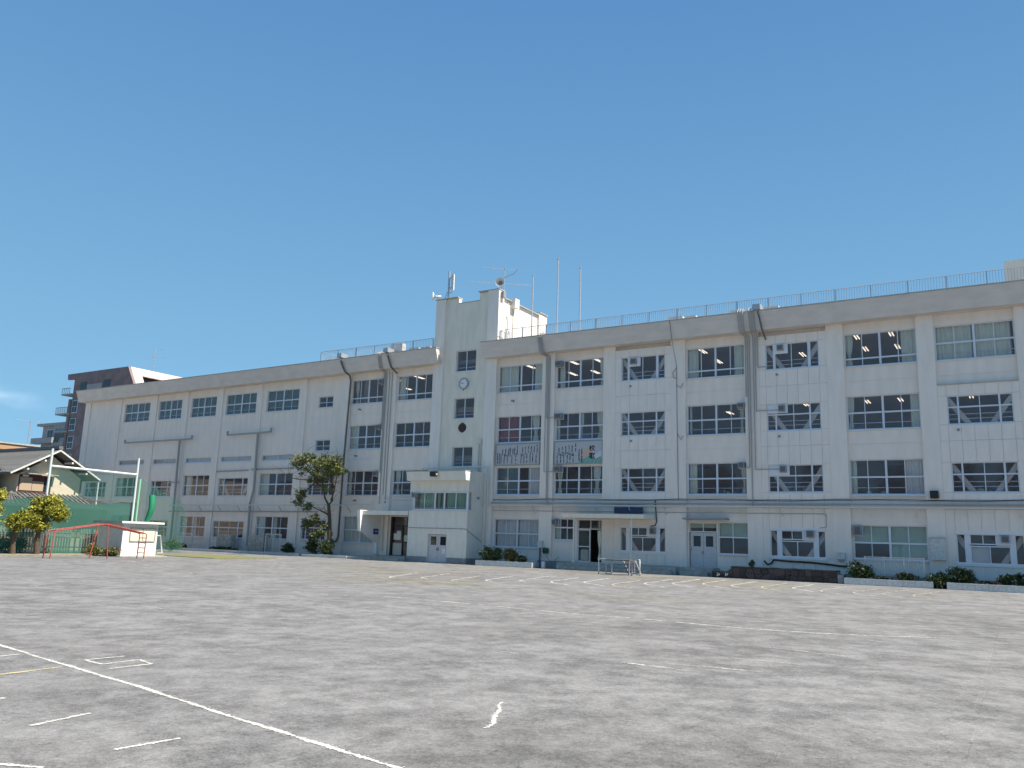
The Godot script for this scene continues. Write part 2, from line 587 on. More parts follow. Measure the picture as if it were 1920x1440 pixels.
func arc3(a: Vector2, b: Vector2, c: Vector2) -> Array:      # a hook: long arm from a, tight bend at b, short arm to c
	var r := []
	var p := b.lerp(a, 0.32)
	var q := b.lerp(c, 0.6)
	r.append(a)
	r.append(b.lerp(a, 0.6))
	for i in 9:
		var t := i / 8.0
		var ctrl := b * 1.7 - (p + q) * 0.35
		r.append(p * (1 - t) * (1 - t) + ctrl * 2 * t * (1 - t) + q * t * t)
	r.append(c)
	return r

func axis_steps(a: float, b: float, step: float, far: float) -> Array:
	var r := []
	var x := a
	var s := step
	var left := []
	while x > -far:
		s *= 1.5
		x -= s
		left.push_front(x)
	r = left
	x = a
	while x < b:
		r.append(x)
		x += step
	s = step
	while x < far:
		r.append(x)
		s *= 1.5
		x += s
	r.append(x)
	return r

func build_ground() -> void:
	var n1 := FastNoiseLite.new(); n1.seed = 3; n1.frequency = 0.11; n1.fractal_octaves = 4
	var n2 := FastNoiseLite.new(); n2.seed = 8; n2.frequency = 0.45; n2.fractal_octaves = 4
	var n3 := FastNoiseLite.new(); n3.seed = 21; n3.frequency = 0.03; n3.fractal_octaves = 2
	var xs := axis_steps(-55.0, 14.0, 0.4, 700.0)
	var zs := axis_steps(0.0, 50.0, 0.4, 700.0)
	var st := nb()
	var cols := []
	for z in zs:
		var row := []
		for x in xs:
			var f := 1.08 + 0.24 * n1.get_noise_2d(x, z) + 0.05 * n2.get_noise_2d(x * 0.8, z) + 0.2 * n3.get_noise_2d(x, z)
			var c := Color(f, f, f)
			var damp := clampf(0.5 - 2.2 * (n1.get_noise_2d(x + 90.0, z * 1.1) + 0.5 * n2.get_noise_2d(x - 40.0, z)), 0.0, 1.0)
			c = c.lerp(Color(f * 0.70, f * 0.675, f * 0.655), damp * 0.3)
			var sand := clampf(n1.get_noise_2d(x * 0.5 + 300.0, z) * 2.0 + 0.35, 0.0, 1.0)
			if x > -34 and x < -8 and z < 24 and z > 5: c = c * Color(1.0 + 0.06 * sand, 1.0 + 0.0 * sand, 1.0 - 0.14 * sand)
			row.append(c)
		cols.append(row)
	for j in zs.size() - 1:
		for i in xs.size() - 1:
			var q := [[xs[i], zs[j + 1], cols[j + 1][i]], [xs[i + 1], zs[j + 1], cols[j + 1][i + 1]], [xs[i + 1], zs[j], cols[j][i + 1]], [xs[i], zs[j], cols[j][i]]]
			for k in [0, 2, 1, 0, 3, 2]:
				st.set_color(q[k][2])
				st.set_normal(Vector3.UP)
				st.set_uv(Vector2(q[k][0], q[k][1]) / 19.0)
				st.set_uv2(Vector2(q[k][0], q[k][1]) / 2.3)
				st.add_vertex(Vector3(q[k][0], 0, q[k][1]))
	st.generate_tangents()
	# dusty gravel: dark damp patches with grainy edges, pale dust, fine stones
	var N := 2048
	var fa := FastNoiseLite.new(); fa.seed = 31; fa.frequency = 0.0045; fa.fractal_octaves = 7; fa.fractal_gain = 0.66
	var fb := FastNoiseLite.new(); fb.seed = 32; fb.frequency = 0.016; fb.fractal_octaves = 6; fb.fractal_gain = 0.72
	var fc := FastNoiseLite.new(); fc.seed = 33; fc.frequency = 0.11; fc.fractal_octaves = 3
	var da := fa.get_seamless_image(N, N).get_data()
	var db := fb.get_seamless_image(N, N).get_data()
	var dc := fc.get_seamless_image(N, N).get_data()
	var lut_r := PackedByteArray(); var lut_g := PackedByteArray(); var lut_b := PackedByteArray()
	for i in 1024:
		var v := 0.45 * i / 1023.0
		var c := Color(v * 0.99, v, v * 1.0).linear_to_srgb()
		lut_r.append(int(c.r * 255)); lut_g.append(int(c.g * 255)); lut_b.append(int(c.b * 255))
	var out := PackedByteArray()
	out.resize(N * N * 3)
	var seed_ := 12345
	var o := 0
	for i in N * N:
		seed_ = (seed_ * 1103515245 + 12345) & 0x7fffffff
		var w := ((seed_ >> 12) & 1023) * 0.000977 - 0.5
		var p := da[i] * 0.00392 - 0.5
		var q := db[i] * 0.00392 - 0.5
		var f := 1.0 + 0.38 * clampf((0.75 * p + 0.95 * q) * 2.5 + 0.05, -0.75, 0.9) + 0.36 * (dc[i] * 0.00392 - 0.5) + 0.62 * w
		var k := clampi(int(0.212 * f / 0.45 * 1023.0), 0, 1023)
		out[o] = lut_r[k]; out[o + 1] = lut_g[k]; out[o + 2] = lut_b[k]
		o += 3
	var img := Image.create_from_data(N, N, false, Image.FORMAT_RGB8, out)
	img.generate_mipmaps()
	var m := StandardMaterial3D.new()
	m.albedo_texture = ImageTexture.create_from_image(img)
	m.vertex_color_use_as_albedo = true
	m.roughness = 0.95
	m.normal_enabled = true
	m.normal_texture = noise_tex(61, 0.22, Color.BLACK, Color.WHITE, 1024, 3, true, 3.0)
	m.normal_scale = 0.12
	m.detail_enabled = true
	m.detail_blend_mode = BaseMaterial3D.BLEND_MODE_MUL
	m.detail_uv_layer = BaseMaterial3D.DETAIL_UV_2
	m.detail_albedo = noise_tex(62, 0.35, Color(0.80, 0.80, 0.80), Color(1, 1, 1), 1024, 3)
	var g := obj("ground", st, m)
	g.set_meta("kind", "structure")
	# chalk lines on the playground
	ribbon(g, "white_line", v2([-13.15, 40.74, -11.86, 40.96, -9.71, 41.34, -7.54, 41.71, -5.57, 42.11, -4.25, 42.34, -3.87, 42.41, -3.07, 42.57, -2.0, 42.8]), 0.05, M.chalk, 0.38, 0.03)
	ribbon(g, "yellow_line", v2([-9.4, 43.6, -9.56, 42.38, -9.61, 41.45]), 0.055, M.chalk_yellow, 0.25, 0.02)
	ribbon(g, "white_line", v2([-10.84, 42.4, -10.88, 41.23]), 0.05, M.chalk)
	ribbon(g, "white_line", v2([-9.86, 40.48, -9.9, 40.98]), 0.045, M.chalk)
	ribbon(g, "white_line", v2([-9.9, 40.98, -9.46, 41.04]), 0.04, M.chalk)
	ribbon(g, "white_line", v2([-9.46, 41.04, -9.49, 40.52]), 0.045, M.chalk)
	ribbon(g, "white_line", v2([-9.49, 40.52, -9.09, 40.63]), 0.04, M.chalk)
	ribbon(g, "white_line", v2([-9.09, 40.63, -9.11, 41.16]), 0.045, M.chalk)
	ribbon(g, "white_line", v2([-6.99, 43.26, -7.06, 42.69]), 0.05, M.chalk, 0.25, 0.0)
	ribbon(g, "white_line", v2([-5.8, 43.3, -5.72, 42.79]), 0.05, M.chalk, 0.25, 0.0)
	ribbon(g, "white_line", v2([-8.15, 43.3, -8.26, 42.79]), 0.05, M.chalk)
	ribbon(g, "white_line", v2([-6.6, 44.2, -6.1, 44.03, -5.73, 43.87]), 0.045, M.chalk)
	ribbon(g, "white_line", v2([-4.57, 39.87, -4.53, 40.01, -4.38, 40.23, -4.25, 40.52, -4.12, 40.76, -4.07, 40.92, -4.10, 40.96]), 0.036, M.chalk, 0.6, 0.12)
	ribbon(g, "white_line", v2([-15.0, 29.2, -11.32, 29.47, -9.05, 29.83, -7.19, 29.73, -5.23, 29.97, -3.66, 29.81, -2.44, 29.28, -1.15, 28.41]), 0.07, M.chalk, 0.6, 0.28)
	ribbon(g, "white_line", v2([-20.02, 29.79, -17.43, 29.96, -15.69, 29.91]), 0.05, M.chalk, 0.6, 0.5)
	var arcs := [-24.07, 15.83, -21.91, 20.58, -20.06, 21.73, -23.03, 14.72, -20.99, 19.66, -19.17, 20.87, -20.97, 15.26, -19.26, 19.96, -17.6, 21.12, -20.26, 13.45, -18.61, 18.52, -16.94, 19.79, -19.33, 11.88, -17.76, 17.26, -16.12, 18.62, -17.89, 11.51, -16.54, 16.89, -14.98, 18.26, -16.92, 9.94, -15.67, 15.63, -14.13, 17.1, -15.11, 10.81, -14.15, 16.18, -12.75, 17.57, -14.69, 7.77, -13.73, 13.84, -12.29, 15.44, -13.89, 5.94, -13.02, 12.42, -11.59, 14.13, -12.84, 4.9, -12.11, 11.14, -10.71, 12.97, -11.31, 5.0, -10.81, 11.23, -9.52, 13.01, -9.82, 5.2, -9.53, 11.26, -8.34, 13.01, -8.59, 4.9, -8.47, 10.25, -7.33, 12.08, -7.04, 5.4, -7.13, 11.34, -6.12, 13.02, -5.62, 5.5, -5.9, 11.21, -4.97, 12.88, -4.44, 5.5, -4.87, 11.0, -4.01, 12.66, -3.16, 5.6, -3.75, 10.95, -2.96, 12.59]
	for i in range(0, arcs.size(), 6):
		var k := i / 6
		var yel := k == 2 or k == 7 or k == 12 or k == 17
		var a := Vector2(arcs[i], arcs[i + 1])
		var b := Vector2(arcs[i + 2], arcs[i + 3])
		var c := Vector2(arcs[i + 4], arcs[i + 5])
		ribbon(g, "yellow_line" if yel else "white_line", arc3(a, b, b.lerp(c, 1.15) if k > 4 else b.lerp(c, 0.4)), 0.075 if k < 14 else 0.055, M.chalk_yellow if yel else M.chalk, 0.35, 0.1 if k < 14 else 0.35)
	ribbon(g, "yellow_line", v2([-31.0, 19.0, -27.5, 18.9, -24.0, 17.2]), 0.08, M.chalk_yellow, 0.5, 0.35)
	ribbon(g, "white_line", v2([-30.0, 12.0, -24.0, 13.2, -18.0, 12.6]), 0.05, M.chalk, 0.5, 0.45)
	for i in 26:
		var p := Vector2(rng.randf_range(-26.0, -1.0), rng.randf_range(22.0, 38.0))
		var d := Vector2(1, rng.randf_range(-0.25, 0.25)) * rng.randf_range(0.15, 0.8)
		ribbon(g, "white_line", [p - d, p, p + d + Vector2(0, 0.05)], rng.randf_range(0.02, 0.06), M.chalk, 0.8, 0.55)
	ribbon(g, "white_line", v2([-40.0, 20.0, -33.0, 23.5, -27.0, 26.0]), 0.06, M.chalk, 0.5, 0.6)

# ------------------------------------------------------------------ the school
const SILL := [1.2, 4.62, 8.12, 11.58]
const HEAD := [3.02, 6.46, 9.93, 13.45]
const FLOOR_Y := [0.45, 3.85, 7.3, 10.75]
var school: Node3D

# a bay of plain wall with windows; wins: [x0, x1, y0, y1]
func wall_bay(st: SurfaceTool, x0: float, x1: float, y0: float, y1: float, wins: Array, zb := -0.45, zf := -0.2) -> void:
	var ys := [y0, y1]
	for j in FLOOR_Y:
		if j > y0 and j < y1: ys.append(j)
	for w in wins:
		if not ys.has(w[2]): ys.append(w[2])
		if not ys.has(w[3]): ys.append(w[3])
	ys.sort()
	for i in ys.size() - 1:
		var a: float = ys[i]
		var b: float = ys[i + 1]
		var ws := []
		for w in wins:
			if w[2] <= a + 0.001 and w[3] >= b - 0.001: ws.append(w)
		ws.sort_custom(func(p, q): return p[0] < q[0])
		var x := x0
		var jb := FLOOR_Y.has(b)
		for w in ws:
			if w[0] > x + 0.001: addbox(st, x, w[0], a, b, zb, zf)
			x = w[1]
		if x < x1 - 0.001:
			if jb and ws.is_empty():
				addbox(st, x, x1, a, b - 0.03, zb, zf)
				addbox(st, x, x1, b - 0.03, b, zb, zf - 0.02)
			else:
				addbox(st, x, x1, a, b, zb, zf)

func clad_bay(px0: float, px1: float, wx0: float, wx1: float, wys: Array, ybot: float, ytop: float) -> void:
	var back := nb()
	var wins := []
	for w in wys: wins.append([wx0, wx1, w[0], w[1]])
	wall_bay(back, px0, px1, ybot, ytop, wins, -0.44, -0.075)
	obj("backing_wall", back, M.wall, school)
	var xs := [px0, wx0]
	for i in range(1, 5): xs.append(lerpf(wx0, wx1, i / 5.0))
	xs.append(wx1)
	xs.append(px1)
	var ys := [[ybot, 0]]
	for j in FLOOR_Y:
		if j > ybot + 0.3 and j < ytop - 0.3: ys.append([j, 0])
	ys.append([ytop, 0])
	for w in wys:
		ys.append([w[0], 1])
		ys.append([w[1], 0])
	ys.sort_custom(func(p, q): return p[0] < q[0])
	var g := 0.0055
	for i in ys.size() - 1:
		var a: float = ys[i][0]
		var b: float = ys[i + 1][0]
		for k in 7:
			if ys[i][1] == 1 and k > 0 and k < 6: continue
			var j := rng.randf_range(-0.003, 0.003)
			boxn("cladding_panel", school, xs[k] + g, xs[k + 1] - g, a + g, b - g, -0.073, -0.015 + j, M.panel)

func build_school() -> void:
	school = thing("school_building", "long four-storey cream concrete school building with rows of aluminium windows and a stair tower", "school", Vector3(-34, 0, 0))
	var yt := 13.99
	# ---- pillars
	for p in [[-78.5, -77.65], [-73.35, -72.65], [-68.0, -67.3], [-63.45, -62.9], [-59.0, -58.3], [-54.02, -53.45], [-49.13, -48.34]]:
		boxn("pillar", school, p[0], p[1], 0, 13.9, -0.46, -0.06, M.pillar)
	for p in [[-44.4, -43.68], [-40.28, -39.12], [-26.6, -25.66], [-22.12, -21.3], [-17.6, -16.68], [-13.1, -12.25], [-8.53, -7.63], [-3.98, -3.15], [0.5, 1.4], [5.05, 5.9], [9.55, 10.4]]:
		boxn("pillar", school, p[0], p[1], 0, yt, -0.46, 0.0, M.pillar)
	# ---- walls of the ordinary bays
	var st := nb()
	var zw := -0.33
	# gymnasium wing
	var gw4 := [[-72.2, -68.4], [-67.1, -63.85], [-62.55, -59.2], [-57.95, -54.2], [-52.95, -49.2]]
	var bays := [[-77.65, -73.35], [-72.65, -68.0], [-67.3, -63.45], [-62.9, -59.0], [-58.3, -54.02], [-53.45, -49.13]]
	var w2 := [[-77.2, -73.8, 4.45, 5.9, "B"], [-72.3, -69.0, 4.48, 6.27, "A"], [-67.1, -64.2, 4.5, 5.92, "B"], [-62.6, -59.2, 4.55, 6.35, "A"], [-58.0, -54.38, 4.55, 6.06, "B"], [-53.05, -49.25, 4.58, 6.39, "A"]]
	var w1 := [[-77.2, -73.8, 1.0, 2.45, "B"], [-72.3, -69.0, 1.05, 2.8, "A1"], [-66.8, -64.1, 0.95, 2.42, "B"], [-62.5, -59.2, 1.08, 2.82, "A1"], [-58.15, -54.42, 1.1, 2.48, "B"], [-53.0, -49.4, 1.15, 2.92, "A1"]]
	for i in bays.size():
		var ws := []
		if i > 0:
			ws.append([gw4[i - 1][0], gw4[i - 1][1], 11.47, 13.24])
			ws.append([gw4[i - 1][0], gw4[i - 1][1], 7.42, 7.88])
		ws.append(w2[i].slice(0, 4))
		ws.append(w1[i].slice(0, 4))
		wall_bay(st, bays[i][0], bays[i][1], 0.0, 13.9, ws, -0.45, -0.16)
		if i > 0:
			win(school, "A", gw4[i - 1][0], gw4[i - 1][1], 11.47, 13.24, -0.3, {"curtains": [[0.0, 0.5, 0, M.curtain_teal], [0.5, 1.0, 0, M.curtain_teal]]})
			win(school, "V", gw4[i - 1][0], gw4[i - 1][1], 7.42, 7.88, -0.27, {"sillout": 0.12, "blinds": [[0.0, 1.0, 0.0, 1.0, M.curtain_white]]})
		var cu := []
		if w2[i][4] == "A": cu = [[0.0, 0.24, 0, M.curtain]]
		var o2 := win(school, w2[i][4], w2[i][0], w2[i][1], w2[i][2], w2[i][3], -0.3, {"curtains": cu})
		if w2[i][4] == "B": braces(school, w2[i][0], w2[i][1], w2[i][2], w2[i][3], -0.55)
		var cu1 := [[0.0, 0.2, 0], [0.42, 0.58, 0]] if w1[i][4] == "A1" else []
		win(school, w1[i][4], w1[i][0], w1[i][1], w1[i][2], w1[i][3], -0.3, {"curtains": cu1})
	# classroom wing left of the tower
	wall_bay(st, -48.34, -44.4, 0.0, yt, [[-47.08, -45.52, 11.49, 12.39], [-47.08, -45.54, 8.05, 8.92], [-47.6, -44.9, 4.6, 6.1], [-47.95, -45.4, 1.2, 2.7]])
	win(school, "S2", -47.08, -45.52, 11.49, 12.39, zw)
	win(school, "S2", -47.08, -45.54, 8.05, 8.92, zw)
	win(school, "B", -47.6, -44.9, 4.6, 6.1, zw)
	win(school, "B", -47.95, -45.4, 1.2, 2.7, zw)
	wall_bay(st, -43.68, -40.28, 0.0, yt, [[-43.62, -40.3, SILL[3], HEAD[3]], [-43.62, -40.3, 8.08, 9.9], [-43.62, -40.3, 4.58, 6.43], [-43.62, -40.3, 1.1, 3.03]])
	win(school, "A4", -43.62, -40.3, SILL[3], HEAD[3], zw, {"curtains": [[0.05, 0.17, 1], [0.3, 0.48, 0, M.interior]]})
	win(school, "A", -43.62, -40.3, 8.08, 9.9, zw, {"curtains": [[0.0, 0.23, 0]]})
	win(school, "A", -43.62, -40.3, 4.58, 6.43, zw, {"curtains": [[0.0, 0.11, 0]]})
	win(school, "A1", -43.62, -40.3, 1.1, 3.03, zw, {"curtains": [[0.0, 0.5, 0], [0.5, 1.0, 0]]})
	wall_bay(st, -39.12, -35.68, 0.0, yt, [[-39.1, -35.7, SILL[3], HEAD[3]], [-39.1, -35.7, 8.08, 9.92], [-39.1, -35.7, 4.6, 6.43], [-39.0, -36.4, 0.3, 3.05]])
	win(school, "A4", -39.1, -35.7, SILL[3], HEAD[3], zw, {"curtains": [[0.0, 0.19, 0], [0.93, 1.0, 0]]})
	win(school, "A", -39.1, -35.7, 8.08, 9.92, zw)
	win(school, "A", -39.1, -35.7, 4.6, 6.43, zw, {"curtains": [[0.02, 0.18, 1], [0.6, 0.75, 0]]})
	# wing right of the tower
	var z0 := zw
	wall_bay(st, -30.2, -26.6, 0.0, yt, [[-30.18, -26.62, SILL[3], HEAD[3]], [-30.15, -26.62, SILL[2], HEAD[2]], [-30.12, -26.62, SILL[1], HEAD[1]], [-30.12, -26.62, 1.2, 3.02]])
	win(school, "A4", -30.18, -26.62, SILL[3], HEAD[3], z0, {"curtains": [[0.0, 0.42, 0], [0.76, 1.0, 0]]})
	win(school, "A", -30.15, -26.62, SILL[2], HEAD[2], z0, {"curtains": [[0.0, 0.49, 0, M.curtain_red], [0.74, 0.9, 1]]})
	win(school, "A", -30.12, -26.62, SILL[1], HEAD[1], z0, {"curtains": [[0.0, 0.47, 0, M.curtain_teal], [0.68, 1.0, 0, M.curtain_white]]})
	win(school, "A1", -30.12, -26.62, 1.2, 3.02, z0, {"curtains": [[0.0, 0.5, 0, M.curtain_white], [0.5, 1.0, 0, M.curtain_white]]})
	wall_bay(st, -25.66, -22.12, 0.0, yt, [[-25.64, -22.14, SILL[3], HEAD[3]], [-25.64, -22.14, 8.15, HEAD[2]], [-25.64, -22.14, 4.65, HEAD[1]], [-25.6, -24.15, 1.75, 3.1], [-23.9, -22.2, 0.45, 3.07]])
	win(school, "A4", -25.64, -22.14, SILL[3], HEAD[3], z0, {"curtains": [[0.02, 0.16, 0], [0.86, 1.0, 1]]})
	win(school, "A", -25.64, -22.14, 8.15, HEAD[2], z0, {"curtains": [[0.0, 0.07, 0], [0.44, 0.56, 1], [0.82, 1.0, 1]]})
	win(school, "A", -25.64, -22.14, 4.65, HEAD[1], z0, {"curtains": [[0.03, 0.14, 1], [0.76, 0.92, 1]]})
	grid_window(school, -25.6, -24.15, 1.75, 3.1, z0, [[0.3, 0.03], [0.64, 0.04]], [[0.58, 0.09]], [], {"frame": M.alu_bright, "curtains": [[0.0, 0.28, 0]]})
	wall_bay(st, -16.68, -13.1, 0.0, yt, [[-16.66, -13.12, SILL[3], HEAD[3]], [-16.66, -13.12, SILL[2], HEAD[2]], [-16.66, -13.12, SILL[1], HEAD[1]], [-16.6, -14.93, 0.45, 3.0], [-14.85, -13.12, 1.23, 3.03]])
	win(school, "A4", -16.66, -13.12, SILL[3], HEAD[3], z0, {"curtains": [[0.0, 0.19, 0], [0.79, 1.0, 0]]})
	win(school, "A", -16.66, -13.12, SILL[2], HEAD[2], z0, {"curtains": [[0.02, 0.08, 0], [0.87, 0.96, 1]]})
	win(school, "A", -16.66, -13.12, SILL[1], HEAD[1], z0, {"curtains": [[0.0, 0.15, 0], [0.87, 1.0, 1]]})
	grid_window(school, -14.85, -13.12, 1.23, 3.03, z0, [[0.48, 0.045]], [[0.53, 0.08]], [], {"frame": M.alu_bright, "blinds": [[0.0, 1.0, 0.56, 1.0, M.blind]]})
	wall_bay(st, -7.63, -3.98, 0.0, yt, [[-7.61, -4.0, SILL[3], 13.42], [-7.61, -4.0, 8.08, HEAD[2]], [-7.61, -4.0, 4.6, HEAD[1]], [-7.57, -4.02, 1.25, 3.0]])
	win(school, "A4", -7.61, -4.0, SILL[3], 13.42, z0, {"curtains": [[0.0, 0.12, 1], [0.78, 1.0, 0]]})
	win(school, "A", -7.61, -4.0, 8.08, HEAD[2], z0, {"curtains": [[0.0, 0.1, 1], [0.86, 1.0, 0]]})
	win(school, "A", -7.61, -4.0, 4.6, HEAD[1], z0, {"curtains": [[0.0, 0.1, 0], [0.74, 1.0, 0, M.curtain_white]]})
	win(school, "A1", -7.57, -4.02, 1.25, 3.0, z0, {"frame": M.alu_bright, "blinds": [[0.0, 0.5, 0.5, 1.0, M.blind], [0.5, 1.0, 0.02, 1.0, M.blind]]})
	wall_bay(st, -3.15, 0.5, 10.24, yt, [[-3.13, 0.48, 11.55, 13.4]])
	win(school, "A", -3.13, 0.48, 11.55, 13.4, z0, {"curtains": [[0.0, 0.48, 0], [0.5, 0.96, 0]]})
	for b in [[1.4, 5.05], [5.9, 9.55]]:
		var ws := []
		for f in 4:
			ws.append([b[0] + 0.02, b[1] - 0.02, SILL[f], HEAD[f]])
			win(school, "A" if f < 3 else "A4", b[0] + 0.02, b[1] - 0.02, SILL[f], HEAD[f], z0, {"curtains": [[0.0, 0.15, 0], [0.85, 1.0, 0]]})
		wall_bay(st, b[0], b[1], 0.0, yt, ws)
	obj("wall", st, M.wall, school)
	# ---- bays closed by strengthening panels, with braces behind small windows
	clad_bay(-21.3, -17.6, -20.9, -17.98, [[1.2, 2.72], [4.76, 6.23], [8.24, 9.71], [11.72, 13.24]], 0.0, 13.72)
	clad_bay(-12.25, -8.53, -11.88, -8.93, [[1.2, 2.68], [4.72, 6.25], [8.18, 9.7], [11.72, 13.22]], 0.0, 13.72)
	clad_bay(-3.15, 0.5, -2.74, 0.18, [[1.2, 2.62], [4.69, 6.21], [8.14, 9.63]], 0.0, 10.22)
	var over := nb()
	addbox(over, -21.3, -17.6, 13.72, yt, -0.46, -0.3)
	obj("recessed_band", over, M.wall, school)
	over = nb()
	addbox(over, -12.25, -8.53, 13.72, yt, -0.46, -0.3)
	obj("recessed_band", over, M.wall, school)
	for b in [[-20.9, -17.98, [4.76, 6.23, 8.24, 9.71, 11.72, 13.24], 0], [-11.88, -8.93, [4.72, 6.25, 8.18, 9.7, 11.72, 13.22], 1], [-2.74, 0.18, [4.69, 6.21, 8.14, 9.63], 2]]:
		for f in range(0, b[2].size(), 2):
			var kind := "B4" if f == 4 else "B"
			win(school, kind, b[0], b[1], b[2][f], b[2][f + 1], -0.13, {"sillout": 0.125})
			braces(school, b[0], b[1], b[2][f], b[2][f + 1], -0.36)
	for b in [[-20.9, -17.98], [-11.88, -8.93], [-2.74, 0.18]]:
		var w: float = b[1] - b[0]
		grid_window(school, b[0], b[0] + w * 0.145, 1.2, 2.65, -0.13, [], [], [], {"frame": M.alu_bright, "nosill": true})
		grid_window(school, b[1] - w * 0.145, b[1], 1.2, 2.65, -0.13, [], [], [], {"frame": M.alu_bright, "nosill": true})
		grid_window(school, b[0] + w * 0.20, b[1] - w * 0.20, 1.2, 2.08, -0.13, [[0.49, 0.045]], [], [], {"frame": M.alu_bright, "nosill": true, "blinds": [[0.0, 0.48, 0.0, 1.0, M.curtain_white]] if b[0] > -5 else []})
		grid_window(school, b[0] + w * 0.20, b[0] + w * 0.60, 2.13, 2.65, -0.13, [[0.5, 0.04]], [], [], {"frame": M.alu_bright, "nosill": true})
		var s2 := nb()
		addbox(s2, b[0] + w * 0.145, b[0] + w * 0.20, 1.2, 2.65, -0.3, -0.09)
		addbox(s2, b[1] - w * 0.20, b[1] - w * 0.145, 1.2, 2.65, -0.3, -0.09)
		addbox(s2, b[0] + w * 0.60, b[1] - w * 0.20, 2.1, 2.65, -0.3, -0.1)
		addbox(s2, b[0], b[1], 2.652, 2.78, -0.3, -0.012)
		addbox(s2, b[0] - 0.1, b[1] + 0.1, 1.08, 1.19, -0.3, 0.03)
		obj("window_surround", s2, M.alu_bright, school)
		braces(school, b[0], b[1], 1.2, 2.7, -0.4)
	for p in [[-11.82, -10.72, 9.18, 9.64], [-11.82, -10.72, 5.68, 6.19], [-11.42, -10.62, 12.62, 13.17], [-20.42, -19.62, 12.62, 13.17]]:
		boxn("infill_panel", school, p[0], p[1], p[2], p[3], -0.125, -0.07, M.alu_bright)
	boxn("ledge", school, -3.13, 0.48, 10.2, 10.23, -0.2, 0.06, M.coping)
	# ---- doors at ground level
	var d1 := boxn("double_door", school, -16.55, -14.98, 0.46, 2.42, -0.36, -0.31, M.door)
	boxn("door_pane", d1, -16.36, -15.93, 1.62, 2.22, -0.312, -0.304, M.darkglass)
	boxn("door_pane", d1, -15.62, -15.19, 1.62, 2.22, -0.312, -0.304, M.darkglass)
	boxn("door_joint", d1, -15.775, -15.755, 0.46, 2.42, -0.312, -0.306, M.dark_gap)
	boxn("handle", d1, -15.82, -15.79, 1.16, 1.36, -0.31, -0.27, M.pipe_dark)
	boxn("lock_plate", d1, -16.5, -16.46, 1.4, 1.5, -0.31, -0.295, M.pipe_dark)
	grid_window(school, -16.6, -14.93, 2.44, 3.0, -0.33, [[0.5, 0.05]], [], [], {"frame": M.alu_bright, "nosill": true, "blinds": [[0.0, 1.0, 0.45, 1.0, M.blind]]})
	boxn("rain_hood", school, -16.75, -14.2, 3.14, 3.24, -0.2, 0.5, M.acgrey)
	# glazed door under the right canopy
	grid_window(school, -23.9, -22.2, 2.45, 3.07, -0.33, [[0.52, 0.05]], [], [], {"frame": M.alu_bright, "nosill": true, "curtains": [[0.76, 1.0, 0]]})
	grid_window(school, -23.9, -23.02, 0.46, 2.44, -0.30, [], [[0.47, 0.06]], [], {"frame": M.alu_bright, "nosill": true})
	boxn("door_louvre", school, -23.72, -23.2, 0.55, 1.2, -0.42, -0.36, M.acbox)
	obj("door_curtain", curtain_mesh(-22.62, -22.25, 0.6, 2.4, -0.42, true), M.curtain, school)
	# glazed brown doors under the left canopy
	var d2 := boxn("door_frame", school, -39.0, -38.86, 0.3, 3.05, -0.5, -0.2, M.brown)
	boxn("jamb", d2, -37.1, -36.85, 0.3, 3.05, -0.5, -0.2, M.wood)
	boxn("door_rail", d2, -38.86, -37.1, 2.36, 2.42, -0.42, -0.32, M.brown)
	boxn("door_rail", d2, -38.86, -37.1, 1.22, 1.26, -0.42, -0.32, M.brown)
	boxn("door_stile", d2, -38.0, -37.92, 0.3, 2.36, -0.42, -0.32, M.brown)
	boxn("pane", d2, -38.86, -37.1, 2.42, 3.05, -0.38, -0.374, M.glass)
	boxn("pane", d2, -38.86, -38.0, 1.26, 2.36, -0.38, -0.374, M.glass)
	boxn("pane", d2, -37.92, -37.1, 0.32, 1.22, -0.38, -0.374, M.glass)
	boxn("pane", d2, -37.92, -37.1, 1.26, 2.36, -0.38, -0.374, M.glass)
	boxn("door_panel", d2, -38.84, -38.02, 0.34, 1.2, -0.4, -0.36, M.acbox)
	boxn("notice", d2, -38.8, -38.5, 1.42, 1.85, -0.365, -0.36, M.white)
	boxn("notice", d2, -38.55, -38.15, 1.4, 2.05, -0.372, -0.367, M.white)
	boxn("notice", d2, -37.85, -37.55, 1.3, 1.75, -0.365, -0.36, M.blind)
	boxn("entrance_wall", school, -36.85, -36.4, 0.3, 3.05, -0.5, -0.2, M.wall)
	# plinth along the base
	for p in [[-26.62, -24.2], [-21.3, -16.66], [-13.1, 10.4]]:
		boxn("plinth", school, p[0], p[1], 0.0, 0.42, -0.01, 0.03, M.plinth)
	# ---- stair tower
	var tw := nb()
	var tws := [[-33.76, -32.04, 13.34, 14.87], [-33.75, -32.05, 9.94, 11.41], [-33.74, -32.04, 6.55, 7.95]]
	wall_bay(tw, -34.8, -31.1, 0.0, 18.4, tws, -0.42, -0.06)
	addbox(tw, -34.8, -33.73, 18.4, 18.84, -0.42, -0.06)
	addbox(tw, -31.92, -31.1, 18.4, 18.98, -0.42, -0.06)
	addbox(tw, -35.5, -35.2, 14.4, 18.6, -6.7, -0.5)
	addbox(tw, -35.2, -30.5, 14.4, 18.3, -6.75, -6.4)
	obj("tower_wall", tw, M.tower, school)
	var tp := nb()
	addbox(tp, -35.65, -34.8, 0.0, 18.82, -0.5, 0.1)
	addbox(tp, -31.1, -30.2, 0.0, 19.0, -0.62, 0.1)
	addbox(tp, -30.65, -30.2, 14.4, 18.75, -6.9, -5.7)
	obj("tower_pier", tp, M.towerp, school)
	var tside := nb()
	addbox(tside, -30.75, -30.36, 14.4, 18.55, -5.7, -0.62)
	obj("tower_side_wall", tside, M.towerp, school)
	var tc := nb()
